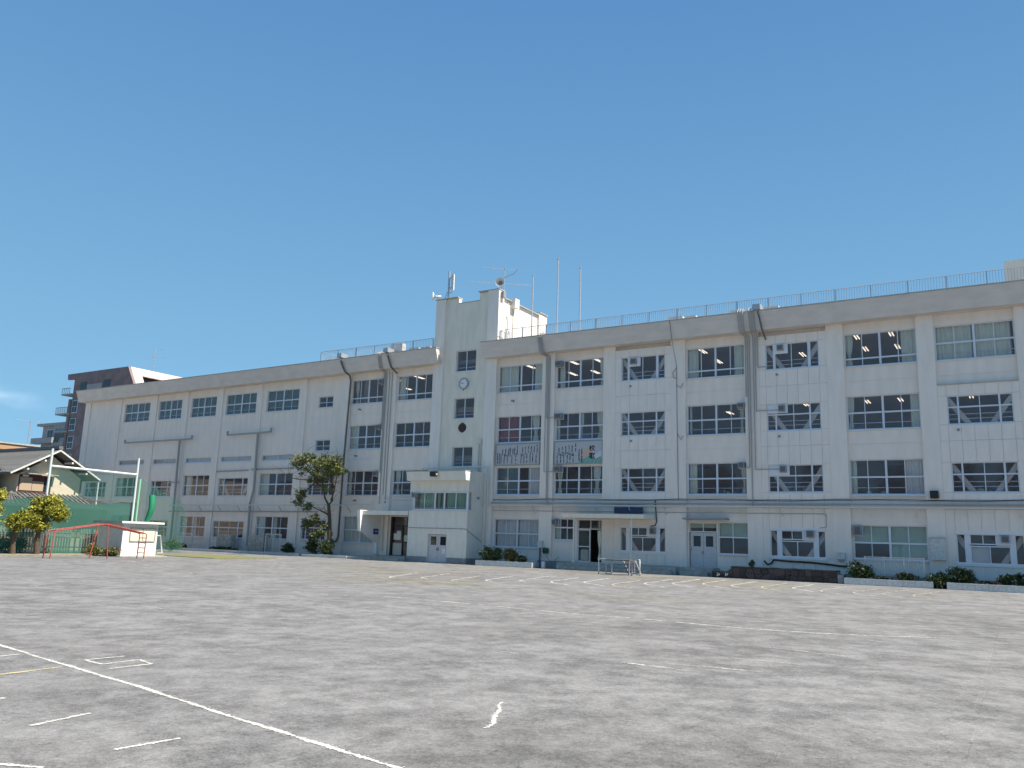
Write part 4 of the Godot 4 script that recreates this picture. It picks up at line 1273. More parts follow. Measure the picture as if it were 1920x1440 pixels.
func build_facade_things() -> void:
	# clock
	var c := thing("wall_clock", "round white clock on the stair tower", "clock", Vector3(-32.97, 12.42, -0.06))
	var s := nb()
	lathe(s, Vector3(-32.97, 12.42, -0.06), Vector3(0, 0, 1), [Vector2(0, 0.41), Vector2(0.1, 0.41), Vector2(0.11, 0.36), Vector2(0.08, 0.35)], 32)
	obj("case", s, M.acgrey, c)
	s = nb()
	lathe(s, Vector3(-32.97, 12.42, -0.06), Vector3(0, 0, 1), [Vector2(0.08, 0.355), Vector2(0.081, 0.0)], 32)
	obj("face", s, M.white, c)
	for i in 12:
		var a := TAU * i / 12
		var e := nb()
		var p := Vector3(-32.97 + sin(a) * 0.29, 12.42 + cos(a) * 0.29, 0.025)
		bar(e, p - Vector3(sin(a), cos(a), 0) * 0.035, p + Vector3(sin(a), cos(a), 0) * 0.035, 0.03, 0.006)
		obj("hour_mark", e, M.pipe_dark, c)
	for hnd in [[-1.27, 0.17, 0.035], [-1.22, 0.27, 0.025]]:
		var e := nb()
		bar(e, Vector3(-32.97, 12.42, 0.032), Vector3(-32.97 + sin(hnd[0]) * hnd[1], 12.42 + cos(hnd[0]) * hnd[1], 0.032), hnd[2], 0.008)
		obj("hand", e, M.black, c)
	boxn("cable_gland", c, -32.99, -32.95, 11.9, 12.0, -0.06, 0.0, M.pipe)
	# crest: a rounded leaf-like plaque
	var k := nb()
	var out := []
	for i in 40:
		var a := TAU * i / 40
		var r := 0.30 + 0.02 * cos(2 * a)
		var y := cos(a) * r
		var x := sin(a) * r * 1.2
		if absf(a) < 0.4 or a > TAU - 0.4: y += 0.06 * (1.0 - minf(a, TAU - a) / 0.4)
		if absf(a - PI) < 0.22: y -= 0.05 * (1.0 - absf(a - PI) / 0.22)
		out.append(Vector2(x, y))
	var ctr := Vector3(-32.97, 9.28, 0.0)
	for i in 40:
		var p: Vector2 = out[i]
		var q: Vector2 = out[(i + 1) % 40]
		tri(k, ctr + Vector3(0, 0, 0.03), ctr + Vector3(q.x * 0.9, q.y * 0.9, 0.01), ctr + Vector3(p.x * 0.9, p.y * 0.9, 0.01))
		quad(k, ctr + Vector3(p.x * 0.9, p.y * 0.9, 0.01), ctr + Vector3(q.x * 0.9, q.y * 0.9, 0.01), ctr + Vector3(q.x, q.y, -0.06), ctr + Vector3(p.x, p.y, -0.06))
	tag(obj("school_crest", k, M.brown, self), "dark brown rounded school crest on the stair tower wall", "crest")
	# the two lettered boards
	var r := RandomNumberGenerator.new()
	r.seed = 4
	var ink := Color(0.06, 0.06, 0.07)
	var i1 := Image.create(670, 276, false, Image.FORMAT_RGB8)
	i1.fill(lin(0.50, 0.50, 0.50))
	var cols := [[640, 12, 120], [628, 130, 262], [596, 30, 120], [575, 125, 255], [552, 28, 110], [536, 120, 262], [508, 28, 115], [484, 130, 258], [460, 35, 140], [440, 135, 262], [415, 40, 150], [395, 130, 262], [330, 18, 150], [312, 135, 262], [290, 45, 150], [265, 60, 140], [250, 135, 262], [222, 45, 160], [196, 60, 165], [178, 140, 262], [150, 60, 165], [128, 130, 255], [100, 60, 160], [78, 130, 258], [52, 115, 262], [22, 105, 262]]
	for cc in cols: text_column(i1, cc[0], cc[1], cc[2], 15.0, 12.0, ink, r)
	board("lettered white board with only columns of black writing, below red curtains", -30.06, -26.74, 6.62, 7.96, i1)
	var i2 := Image.create(670, 276, false, Image.FORMAT_RGB8)
	i2.fill(lin(0.50, 0.50, 0.51))
	var peach := lin(0.62, 0.45, 0.36)
	var green := lin(0.16, 0.40, 0.32)
	for x in range(330, 670):
		for y in 276:
			var u := (x - 330) / 340.0
			var v := y / 276.0
			var hill := 0.30 + 3.2 * absf(u - 0.42) * absf(u - 0.42) + (0.35 if u > 0.62 else 0.0)
			if u > 0.14 and u < 0.78 and v > hill and v < 0.9: i2.set_pixel(x, y, peach)
			var gl := 0.80 - 0.13 * exp(-pow((u - 0.5) / 0.14, 2.0)) - 0.08 * exp(-pow((u - 0.95) / 0.1, 2.0))
			if u > 0.12 and v > gl: i2.set_pixel(x, y, green if (int(u * 30.0) + int(v * 22.0)) % 5 != 0 else lin(0.42, 0.48, 0.46))
			if u > 0.66 and v > 0.45 + 0.7 * (0.95 - u) and v < gl:
				i2.set_pixel(x, y, lin(0.72, 0.72, 0.74) if (int(x + 8.0 * sin(y * 0.12)) / 6) % 3 != 0 else lin(0.42, 0.42, 0.52))
	var ko := [[0.0, 0.3, 0.42, 0.3], [0.22, 0.02, 0.22, 0.98], [0.22, 0.32, 0.02, 0.72], [0.24, 0.35, 0.4, 0.58], [0.68, 0.0, 0.7, 0.12], [0.45, 0.18, 1.0, 0.18], [0.6, 0.25, 0.48, 0.42], [0.8, 0.25, 0.95, 0.42], [0.88, 0.42, 0.42, 0.98], [0.56, 0.45, 1.0, 0.98]]
	var ka := [[0.0, 0.06, 0.55, 0.06], [0.08, 0.16, 0.36, 0.16, 0.36, 0.36, 0.08, 0.36, 0.08, 0.16], [0.46, 0.06, 0.46, 0.46], [0.0, 0.5, 0.55, 0.5], [0.08, 0.6, 0.36, 0.6, 0.36, 0.8, 0.08, 0.8, 0.08, 0.6], [0.46, 0.5, 0.46, 0.98, 0.38, 0.92], [0.72, 0.02, 0.6, 0.3], [0.66, 0.16, 1.0, 0.16, 0.94, 0.34], [0.8, 0.3, 0.76, 0.6, 0.54, 0.98], [0.78, 0.55, 1.0, 0.98]]
	glyph(i2, ko, Vector2(495, 52), 76.0, 4.2, ink)
	glyph(i2, ka, Vector2(495, 150), 76.0, 4.2, ink)
	for cc in [[390, 95, 150], [390, 160, 262], [352, 100, 150], [352, 165, 250]]: text_column(i2, cc[0], cc[1], cc[2], 16.0, 15.0, ink, r)
	for cc in [[300, 40, 140], [302, 18, 30], [268, 145, 262], [250, 48, 170], [222, 150, 262], [205, 45, 165], [180, 135, 262], [158, 50, 165], [132, 130, 262], [108, 60, 170], [85, 150, 262], [60, 55, 165], [34, 125, 262]]: text_column(i2, cc[0], cc[1], cc[2], 15.0, 12.0, ink, r)
	board("lettered white board with two big characters, a peach mountain and green leaves", -25.55, -22.2, 6.62, 7.99, i2)
	# conduit bundles that come over the eave and run down pillars
	var runs := []
	var i := 0
	for x in [-26.27, -26.17, -26.07, -25.97]:
		var xt: float = x - 0.22
		var yb: float = [6.08, 9.62, 4.3, 3.95][i]
		var p := [Vector3(xt, 15.2, 0.3), Vector3(xt, 15.28, 0.75), Vector3(xt, 15.15, 1.02), Vector3(xt, 14.1, 0.72), Vector3(xt + 0.05, 13.88, 0.6), Vector3(x, 13.78, 0.12), Vector3(x, 13.6, 0.07), Vector3(x, yb, 0.07)]
		if i == 0: p.append(Vector3(-25.65, yb, 0.07))
		if i == 1: p.append(Vector3(-25.65, yb, 0.07))
		runs.append(p)
		i += 1
	pipe_thing("conduit_bundle", "four grey conduits down the pillar left of the two-character board", "pipes", runs, 0.025, M.pipe, Vector3(-26.1, 4, 0.07), "pipe", "conduit bundles on the facade")
	runs = []
	i = 0
	for x in [-13.0, -12.88, -12.76, -12.55, -12.43, -12.3]:
		var xt: float = [-13.15, -13.01, -12.87, -12.52, -12.38, -12.24][i]
		var yb: float = [10.2, 6.12, 3.95, 6.0, 9.35, 11.9][i]
		var p := [Vector3(xt, 15.2, 0.3), Vector3(xt, 15.28, 0.75), Vector3(xt, 15.15, 1.02), Vector3(xt, 14.1, 0.72), Vector3(xt + 0.04, 13.88, 0.6), Vector3(x, 13.78, 0.12), Vector3(x, 13.6, 0.07), Vector3(x, yb, 0.07)]
		if i == 1: p.append(Vector3(-13.3, yb, 0.07))
		if i == 3: p.append(Vector3(-11.2, yb, 0.07))
		if i == 4: p.append(Vector3(-11.1, yb, 0.07))
		if i == 5: p.append(Vector3(-11.7, yb, 0.07))
		runs.append(p)
		i += 1
	pipe_thing("conduit_bundle", "six grey conduits over the eave and down the pillar, the widest bundle", "pipes", runs, 0.03, M.pipe, Vector3(-12.7, 4, 0.07), "pipe", "conduit bundles on the facade")
	runs = []
	i = 0
	for x in [-40.22, -40.1, -39.98, -39.7, -39.45]:
		var xt: float = x + [-0.02, -0.02, -0.02, 0.1, 0.1][i]
		var p := [Vector3(xt, 15.15, 0.3), Vector3(xt, 15.2, 0.75), Vector3(xt, 15.1, 1.0), Vector3(xt, 14.05, 0.7), Vector3(x, 13.8, 0.12), Vector3(x, 13.5, 0.07), Vector3(x, [9.4, 6.2, 3.95, 4.6, 4.0][i], 0.07)]
		if i > 2: p = p.slice(4)
		runs.append(p)
		i += 1
	pipe_thing("conduit_bundle", "grey conduits down the broad pillar left of the stair tower", "pipes", runs, 0.032, M.pipe, Vector3(-39.9, 4, 0.07), "pipe", "conduit bundles on the facade")
	# roof hoods with ducts
	for hd in [["metal hood on the coping with a dark duct, left of the five-conduit pillar", -44.0, [Vector3(-43.95, 14.85, 0.95), Vector3(-43.8, 14.5, 0.9), Vector3(-43.65, 14.0, 0.72), Vector3(-43.5, 13.75, 0.3), Vector3(-43.55, 13.4, 0.09), Vector3(-43.72, 7.0, 0.09), Vector3(-43.75, 1.5, 0.09), Vector3(-43.9, 1.15, 0.1), Vector3(-44.2, 1.1, 0.12), Vector3(-44.35, 1.3, 0.12)], 0.07], ["metal hood on the coping beside the five-conduit pillar with a short duct", -39.4, [Vector3(-39.35, 14.95, 0.95), Vector3(-39.2, 14.6, 0.92), Vector3(-39.1, 14.0, 0.72), Vector3(-38.95, 13.6, 0.15)], 0.07], ["metal hood on the coping beside the six-conduit bundle", -12.05, [Vector3(-12.0, 15.0, 0.98), Vector3(-11.9, 14.5, 0.9), Vector3(-11.85, 14.0, 0.72), Vector3(-11.8, 13.5, 0.1)], 0.05]]:
		var t := thing("roof_hood", hd[0], "duct", Vector3(hd[1], 15.08, 0.7), "duct hoods on the eave")
		boxn("hood", t, hd[1] - 0.22, hd[1] + 0.22, 15.081, 15.4, 0.35, 1.1, M.steel)
		var d := nb()
		tube(d, hd[2], hd[3], 8)
		obj("duct", d, M.pipe_dark, t)
	# the white service pipe along the facade, stepping over the block
	var z := 0.32
	var wp := pipe_thing("service_pipe", "long white pipe running level along the facade above the ground floor", "pipe", [[Vector3(-63.4, 3.72, z), Vector3(-40.45, 3.85, z), Vector3(-40.4, 4.2, z), Vector3(-35.95, 4.22, z), Vector3(-35.92, 6.45, z), Vector3(-30.5, 6.48, z), Vector3(-30.42, 6.4, z), Vector3(-30.4, 3.98, z), Vector3(-30.3, 3.9, z), Vector3(10.4, 3.9, z)], [Vector3(-30.55, 6.3, z), Vector3(-30.6, 0.6, z)]], 0.055, M.pipe_white, Vector3(-30, 3.9, 0.3))
	var x := -29.2
	while x < 10:
		var sb := nb()
		bar(sb, Vector3(x, 3.86, z), Vector3(x + 0.05, 3.42, 0.02), 0.05, 0.03, Vector3(1, 0, 0))
		obj("bracket", sb, M.pipe_white, wp)
		x += 2.25
	x = -62.0
	while x < -41.0:
		var sb := nb()
		bar(sb, Vector3(x, 3.7, z), Vector3(x + 0.05, 3.3, 0.0), 0.05, 0.03, Vector3(1, 0, 0))
		obj("bracket", sb, M.pipe, wp)
		x += 2.4
	var tray := boxn("cable_tray", self, -30.2, 10.4, 4.02, 4.1, 0.02, 0.2, M.pipe)
	tag(tray, "flat grey cable tray just above the long white pipe", "cable tray")
	pipe_thing("thin_conduit", "thin grey conduit along the wall below the long white pipe", "pipe", [[Vector3(-30.2, 3.55, 0.03), Vector3(-8.9, 3.55, 0.03), Vector3(-8.85, 3.5, 0.03), Vector3(-8.85, 2.85, 0.03), Vector3(-9.2, 2.8, 0.03)]], 0.018, M.pipe, Vector3(-20, 3.5, 0.0))
	var cab := []
	for q in 2:
		var pts := []
		x = -30.1
		while x < 2.0:
			pts.append(Vector3(x, 4.31 - q * 0.05 + 0.025 * sin(x * 0.7) + 0.012 * sin(x * 2.1 + q * 2.0), 0.05 + q * 0.03))
			x += 0.5
		cab.append(pts)
	pipe_thing("black_cable", "black cables sagging along the wall over the long white pipe", "cable", cab, 0.014, M.cable, Vector3(-14, 4.3, 0.05), "cable")
	pipe_thing("black_cable", "black cable hanging straight down the pillar left of the double school door", "cable", [[Vector3(-17.3, 15.0, 0.98), Vector3(-17.3, 13.95, 0.6), Vector3(-17.22, 12.4, 0.03), Vector3(-17.2, 9.0, 0.03), Vector3(-17.15, 4.3, 0.03)], [Vector3(-17.2, 12.3, 0.03), Vector3(-17.45, 12.0, 0.04), Vector3(-17.42, 11.7, 0.04), Vector3(-17.2, 11.6, 0.03)], [Vector3(-17.2, 11.2, 0.03), Vector3(-16.95, 11.0, 0.05), Vector3(-16.8, 11.3, 0.02)], [Vector3(-17.18, 8.2, 0.03), Vector3(-16.95, 7.85, 0.04), Vector3(-16.85, 8.1, 0.02)]], 0.013, M.cable, Vector3(-17.2, 4.3, 0.0), "cable")
	pipe_thing("black_cable", "thick black cable clipped under the panelled window above the stone wall", "cable", [[Vector3(-12.2, 0.95, 0.08), Vector3(-12.0, 0.75, 0.1), Vector3(-11.8, 0.85, 0.08), Vector3(-11.7, 1.02, 0.05), Vector3(-10.8, 0.97, 0.05), Vector3(-9.8, 0.96, 0.05), Vector3(-8.9, 0.9, 0.05), Vector3(-8.3, 0.84, 0.05), Vector3(-7.9, 0.82, 0.05)]], 0.05, M.cable, Vector3(-10, 0.9, 0.0), "cable")
	pipe_thing("black_cable", "black cable looping down by the door canopy's right end", "cable", [[Vector3(-18.6, 4.25, 0.06), Vector3(-18.55, 3.6, 0.05), Vector3(-18.5, 3.0, 0.05), Vector3(-18.6, 2.75, 0.05), Vector3(-18.9, 2.72, 0.05)]], 0.03, M.cable, Vector3(-18.5, 2.7, 0.0), "cable")
	# ducts of the gymnasium wing
	pipe_thing("wall_duct", "T-shaped grey duct with upturned ends on the gymnasium wall, the longer one", "pipe", [[Vector3(-71.1, 9.75, 0.18), Vector3(-71.1, 9.45, 0.18), Vector3(-61.6, 9.5, 0.18), Vector3(-61.55, 9.8, 0.18)], [Vector3(-63.2, 9.45, 0.18), Vector3(-63.1, 5.7, 0.18), Vector3(-63.0, 0.6, 0.18)]], 0.10, M.pipe, Vector3(-64, 1, 0.1), "duct", "ducts on the gymnasium wall")
	pipe_thing("wall_duct", "T-shaped grey duct with upturned ends on the gymnasium wall, the shorter one", "pipe", [[Vector3(-57.0, 10.0, 0.18), Vector3(-57.0, 9.65, 0.18), Vector3(-51.8, 9.72, 0.18), Vector3(-51.75, 10.05, 0.18)], [Vector3(-53.3, 9.68, 0.18), Vector3(-53.2, 5.0, 0.18), Vector3(-53.5, 3.9, 0.18), Vector3(-53.4, 0.5, 0.18)]], 0.10, M.pipe, Vector3(-54, 1, 0.1), "duct", "ducts on the gymnasium wall")
	pipe_thing("dark_pipe", "dark pipe along the gymnasium wall below the white one", "pipe", [[Vector3(-63.7, 3.2, 0.12), Vector3(-46.0, 3.32, 0.12)], [Vector3(-53.9, 6.7, 0.0), Vector3(-49.0, 6.72, 0.0)], [Vector3(-64.1, 5.72, 0.1), Vector3(-62.8, 5.72, 0.1)], [Vector3(-58.2, 6.6, -0.05), Vector3(-54.3, 6.65, -0.05)]], 0.05, M.pipe, Vector3(-55, 3.2, 0.0))
	# exhaust boxes
	outlet("exhaust box in the top-floor window right of the four conduits", -25.6, -25.12, 13.05, 13.4)
	outlet("exhaust box in the third-floor window over the two-character board", -25.58, -25.08, 9.55, 9.88)
	outlet("exhaust box in the second-floor window under the two-character board", -25.55, -25.06, 6.08, 6.42)
	outlet("exhaust box in the ground-floor window left of the glazed door", -25.6, -25.3, 2.7, 3.05)
	outlet("exhaust box in the top-floor panelled window left of the hanging cable", -20.25, -19.85, 12.75, 13.1, 0.1)
	outlet("exhaust box in the third-floor window left of the six conduits", -13.55, -13.12, 9.58, 9.88)
	outlet("exhaust box in the second-floor window left of the six conduits", -13.55, -13.2, 6.1, 6.44)
	outlet("exhaust box in the top-floor panelled window right of the six conduits", -11.2, -10.85, 12.8, 13.12, 0.1)
	outlet("exhaust box in the third-floor panelled window right of the six conduits", -11.2, -10.85, 9.25, 9.6, 0.14)
	outlet("exhaust box in the second-floor panelled window right of the six conduits", -11.22, -10.87, 5.82, 6.18, 0.14)
	outlet("exhaust box in the ground-floor panelled window above the stone wall", -9.92, -9.52, 2.28, 2.66, 0.1)
	outlet("exhaust box in the ground-floor window behind the white bar fence", -7.5, -7.12, 2.45, 2.95, 0.1)
	outlet("exhaust box in the ground-floor window behind the longer planter", -0.8, -0.45, 2.25, 2.6, 0.1)
	outlet("exhaust box in the ground-floor panelled window under the door canopy", -18.95, -18.6, 2.25, 2.62, 0.1)
	outlet("exhaust box in the top-floor window left of the five-conduit pillar", -40.75, -40.35, 12.95, 13.3, 0.1)
	outlet("exhaust box in the third-floor window left of the five-conduit pillar", -40.8, -40.35, 9.5, 9.82, 0.1)
	outlet("exhaust box in the second-floor window left of the five-conduit pillar", -40.8, -40.35, 6.0, 6.35, 0.1)
	outlet("exhaust box in the corner window of the entrance block", -35.4, -35.1, 4.3, 4.6, 2.15)
	# cabinets
	var cb := thing("wall_cabinet", "tall white cabinet on the pillar beside the blinds window", "cabinet", Vector3(-3.55, 1.3, 0.05))
	boxn("case", cb, -3.9, -3.22, 1.32, 2.38, 0.001, 0.2, M.white_old)
	boxn("top_plate", cb, -3.93, -3.19, 2.381, 2.42, 0.001, 0.24, M.coping)
	var mb := thing("meter_box", "small white meter box on the pillar at the stone wall's end", "box", Vector3(-8.15, 1.15, 0.05))
	boxn("case", mb, -8.36, -7.95, 1.18, 1.54, 0.001, 0.18, M.white_old)
	boxn("underside", mb, -8.28, -8.0, 1.08, 1.179, 0.02, 0.12, M.pipe)
	var m2 := thing("meter_box", "white meter box low on the pillar left of the glazed door", "box", Vector3(-26.1, 1.25, 0.05))
	boxn("case", m2, -26.55, -26.2, 1.2, 1.65, 0.001, 0.2, M.white_old)
	boxn("pipe", m2, -26.45, -26.38, 0.3, 1.199, 0.05, 0.12, M.pipe_dark)
	# black loudspeakers
	for p in [["black box loudspeaker on the pillar above the white bar fence", -3.76, -3.38, 4.38, 4.76, 0.02, 0.3], ["black box loudspeaker on the eave of the entrance block", -33.5, -33.08, 5.66, 5.98, 2.45, 2.75]]:
		var t := thing("box_loudspeaker", p[0], "loudspeaker", Vector3(p[1], p[3], p[5]), "black loudspeakers")
		boxn("case", t, p[1], p[2], p[3], p[4], p[5], p[6], M.black)
		boxn("grille", t, p[1] + 0.03, p[2] - 0.03, p[3] + 0.03, p[4] - 0.03, p[6] + 0.001, p[6] + 0.008, M.black)
		boxn("bracket", t, p[2] + 0.001, p[2] + 0.04, p[3] + 0.08, p[4] - 0.1, p[5], p[6] - 0.1, M.pipe)
	pipe_thing("drain_pipe", "pair of white drain pipes on the right edge of the stair tower recess", "pipe", [[Vector3(-31.35, 8.1, 0.0), Vector3(-31.35, 6.1, 0.0)], [Vector3(-31.5, 8.0, 0.0), Vector3(-31.5, 6.1, 0.0)]], 0.045, M.pipe_white, Vector3(-31.4, 6.1, 0.0))
	boxn("junction_box", school, -31.62, -31.25, 8.1, 8.4, -0.059, 0.12, M.pipe_white)

# ------------------------------------------------------------------ in front of the facade
func planter(label: String, x0: float, x1: float, z0: float, z1: float, h: float, segs: int) -> Node3D:
	var t := thing("planter", label, "planter", Vector3((x0 + x1) / 2, 0, (z0 + z1) / 2), "low white planters")
	var w := 0.12
	for i in segs:
		var a := lerpf(x0, x1, float(i) / segs)
		var b := lerpf(x0, x1, float(i + 1) / segs)
		boxn("front_kerb", t, a + 0.004, b - 0.004, 0, h, z1 - w, z1, M.white_old)
	boxn("side_kerb", t, x0, x0 + w, 0, h, z0, z1 - w - 0.002, M.white_old)
	boxn("side_kerb", t, x1 - w, x1, 0, h, z0, z1 - w - 0.002, M.white_old)
	boxn("soil", t, x0 + w, x1 - w, 0, h - 0.05, z0, z1 - w - 0.002, M.soil)
	return t

func build_front_things() -> void:
	planter("white planter right of the stone wall, with leggy shrubs", -7.65, -3.68, 1.4, 2.6, 0.31, 3)
	planter("white planter ending beyond the dark gap, with low flowering shrubs", -3.1, 5.5, 1.4, 2.6, 0.31, 5)
	planter("short white planter beside the entrance block", -29.75, -25.6, 1.4, 2.5, 0.32, 2)
	planter("low white planter around the tall leafy tree", -45.0, -40.6, 0.6, 2.5, 0.2, 3)
	planter("long low planter along the gymnasium wall", -61.5, -45.4, 0.6, 2.3, 0.2, 9)
	var dk := Color(0.032, 0.058, 0.02)
	var md := Color(0.055, 0.088, 0.026)
	shrub("dense shrub at the end of the planter next to the stone wall", Vector3(-7.0, 0.25, 1.95), Vector3(0.62, 0.42, 0.4), dk, md, Color(0.28, 0.22, 0.07), 60)
	shrub("low shrub in the planter in front of the white bar fence's right half", Vector3(-4.9, 0.25, 2.0), Vector3(0.45, 0.2, 0.35), dk, md, Color(0.40, 0.22, 0.05), 40)
	shrub("small low plants in the planter at the white bar fence's foot", Vector3(-6.0, 0.22, 2.1), Vector3(0.5, 0.12, 0.25), dk, md, Color(0.45, 0.28, 0.16), 24)
	shrub("dark bushy shrub filling the gap between two white planters", Vector3(-3.4, 0.0, 2.0), Vector3(0.55, 0.36, 0.5), dk, Color(0.06, 0.095, 0.028), null, 70)
	shrub("rounded shrub just right of the gap between two white planters", Vector3(-2.5, 0.25, 1.9), Vector3(0.6, 0.36, 0.4), dk, md, Color(0.35, 0.12, 0.1), 60)
	shrub("wide low shrub with yellow flowers in the longer planter", Vector3(-0.1, 0.25, 1.9), Vector3(0.95, 0.3, 0.4), dk, md, Color(0.6, 0.5, 0.22), 70)
	shrub("trailing low plants with orange flowers in the longer planter", Vector3(-1.5, 0.25, 2.1), Vector3(0.55, 0.09, 0.22), dk, md, Color(0.55, 0.16, 0.08), 22)
	shrub("low shrub farther along the longer planter", Vector3(2.2, 0.25, 1.9), Vector3(0.8, 0.35, 0.4), dk, md, null, 50)
	shrub("green shrub in the planter against the entrance block", Vector3(-29.0, 0.28, 1.85), Vector3(0.78, 0.45, 0.45), dk, Color(0.075, 0.12, 0.035), Color(0.35, 0.33, 0.25), 75)
	shrub("yellowish shrub in the short white planter", Vector3(-27.55, 0.28, 1.85), Vector3(0.42, 0.42, 0.4), Color(0.06, 0.06, 0.02), Color(0.16, 0.14, 0.04), null, 55)
	shrub("small shrub with pale flowers at the short planter's free end", Vector3(-26.6, 0.28, 1.95), Vector3(0.33, 0.2, 0.3), dk, md, Color(0.5, 0.42, 0.36), 30)
	shrub("round dark shrub beside the white lattice panel next to the leafy tree", Vector3(-47.3, 0.15, 1.6), Vector3(0.55, 0.36, 0.4), dk, md, null, 50)
	shrub("low ground plants in the gymnasium planter between the lattice panels", Vector3(-54.5, 0.12, 1.7), Vector3(1.9, 0.14, 0.4), dk, md, null, 60)
	shrub("low plants in the gymnasium planter near the shed", Vector3(-60.2, 0.12, 1.6), Vector3(1.5, 0.2, 0.4), dk, md, null, 50)
	shrub("bushy plant at the foot of the leafy tree, left of its trunk", Vector3(-44.7, 0.15, 1.7), Vector3(0.55, 0.62, 0.4), dk, md, null, 60)
	shrub("dense dark shrub hugging the leafy tree's trunk", Vector3(-43.1, 0.15, 1.9), Vector3(0.6, 0.55, 0.4), dk, md, null, 65)
	shrub("small weed at the top of the stone wall below a pillar", Vector3(-12.45, 0.58, 1.7), Vector3(0.16, 0.25, 0.15), Color(0.05, 0.075, 0.03), Color(0.11, 0.13, 0.05), null, 16)
	# stone wall
	var sw := thing("stone_wall", "low wall of dark brown stones below the panelled windows", "wall", Vector3(-11.2, 0, 1.9))
	boxn("core", sw, -14.5, -13.45, 0, 0.34, 1.3, 2.14, M.concrete)
	boxn("core", sw, -13.45, -8.02, 0, 0.56, 1.3, 2.14, M.concrete)
	boxn("end_block", sw, -8.0, -7.72, 0, 0.42, 1.3, 2.3, M.plinth)
	var nx := 17
	var gx := []
	for row in 3:
		var line := []
		for k in nx + 1:
			var x := lerpf(-14.5, -8.02, float(k) / nx)
			if k > 0 and k < nx: x += rng.randf_range(-0.12, 0.12)
			var top := 0.35 if x < -13.45 else 0.57
			var yy: float = [0.0, top * 0.5 + rng.randf_range(-0.09, 0.09), top][row]
			line.append(Vector2(x, yy))
		gx.append(line)
	for row in 2:
		for k in nx:
			var q := [gx[row][k], gx[row][k + 1], gx[row + 1][k + 1], gx[row + 1][k]]
			var c: Vector2 = (q[0] + q[1] + q[2] + q[3]) / 4.0
			var dz := 2.2 + rng.randf_range(-0.02, 0.04)
			var p := []
			for zz in [2.141, dz]:
				for v in q:
					var d: Vector2 = c - v
					var pt: Vector2 = v + d.normalized() * (0.008 if zz < 2.15 else 0.03)
					p.append(Vector3(pt.x, pt.y, zz))
			var st := nb()
			hexa(st, p)
			obj("stone", st, M.stones[rng.randi() % 5], sw)
	var x2 := -13.45
	while x2 < -8.1:
		var w := minf(rng.randf_range(0.35, 0.7), -8.02 - x2)
		boxn("cap_stone", sw, x2, x2 + w - 0.012, 0.565, 0.62 + rng.randf_range(-0.01, 0.015), 1.3, 2.22, M.stones[rng.randi() % 5])
		x2 += maxf(w, 0.1)
	for q in [[-14.2, 0.15], [-13.75, 0.18]]:      # two small white painted animal-like marks
		var st := nb()
		addbox(st, q[0], q[0] + 0.1, q[1] - 0.08, q[1] + 0.02, 2.25, 2.262)
		addbox(st, q[0] + 0.1, q[0] + 0.17, q[1] - 0.03, q[1] + 0.08, 2.25, 2.262)
		addbox(st, q[0] + 0.02, q[0] + 0.06, q[1] + 0.02, q[1] + 0.12, 2.25, 2.262)
		obj("white_mark", st, M.white_old, sw)
	# white bar fence
	bar_fence("white vertical-bar fence panels standing behind the planter", -6.8, -4.1, 0.5, 1.39, 1.5, 3)
	lattice("white lattice panel standing near the shed by the gymnasium wall", -60.85, -58.85, 0.1, 1.38, 1.2)
	lattice("white lattice panel standing close to the round dark shrub", -50.25, -48.52, 0.1, 1.55, 1.2)
	for g in [["grey utility box in front of the gymnasium between two lattice panels", -56.1, -54.4, 0.15, 1.38], ["grey utility box touching the taller lattice panel", -52.4, -50.65, 0.2, 1.4]]:
		var t := thing("utility_box", g[0], "box", Vector3(g[1], 0, 0.8))
		boxn("case", t, g[1], g[2], g[3], g[4], 0.5, 1.0, M.concrete)
		boxn("base", t, g[1] + 0.05, g[2] - 0.05, 0.0, g[3] - 0.001, 0.55, 0.95, M.plinth)
		boxn("door_seam", t, (g[1] + g[2]) / 2 - 0.01, (g[1] + g[2]) / 2 + 0.01, g[3] + 0.05, g[4] - 0.05, 1.001, 1.004, M.pipe_dark)
	# steel platform with steps
	var pf := thing("steel_platform", "steel speaker's platform with wooden steps on the playground", "platform", Vector3(-18.3, 0, 5.9))
	boxn("deck", pf, -18.98, -17.6, 0.74, 0.8, 5.45, 6.2, plain(0.16, 0.12, 0.10, 0.8))
	for p in [[-18.95, 6.17], [-17.63, 6.17], [-18.95, 5.48], [-17.63, 5.48]]:
		boxn("leg", pf, p[0] - 0.025, p[0] + 0.025, 0.0, 0.74, p[1] - 0.025, p[1] + 0.025, M.steel)
	var hr := nb()
	tube(hr, [Vector3(-19.42, 0.0, 6.1), Vector3(-19.42, 0.8, 6.1), Vector3(-19.2, 0.8, 5.9), Vector3(-18.98, 0.77, 5.9)], 0.028, 6)
	obj("end_rail", hr, M.steel, pf)
	var fr := nb()
	tube(fr, [Vector3(-17.55, 0.0, 6.0), Vector3(-17.55, 0.8, 6.0), Vector3(-17.11, 0.82, 6.0), Vector3(-17.11, 0.0, 6.0)], 0.03, 6)
	tube(fr, [Vector3(-17.55, 0.12, 6.0), Vector3(-17.11, 0.12, 6.0)], 0.045, 6)
	obj("end_rail", fr, M.steel, pf)
	for x in [-18.3, -17.6]:
		var s := nb()
		bar(s, Vector3(x, 0.74, 5.42), Vector3(x + 0.05, 0.02, 4.75), 0.1, 0.04, Vector3(1, 0, 0))
		obj("stringer", s, M.steel, pf)
	for i in 3:
		var f := 0.22 + 0.27 * i
		boxn("tread", pf, -18.28, -17.57, 0.74 - f * 0.72 - 0.02, 0.74 - f * 0.72 + 0.02, 5.42 - f * 0.67 - 0.1, 5.42 - f * 0.67 + 0.1, plain(0.18, 0.14, 0.11, 0.8))
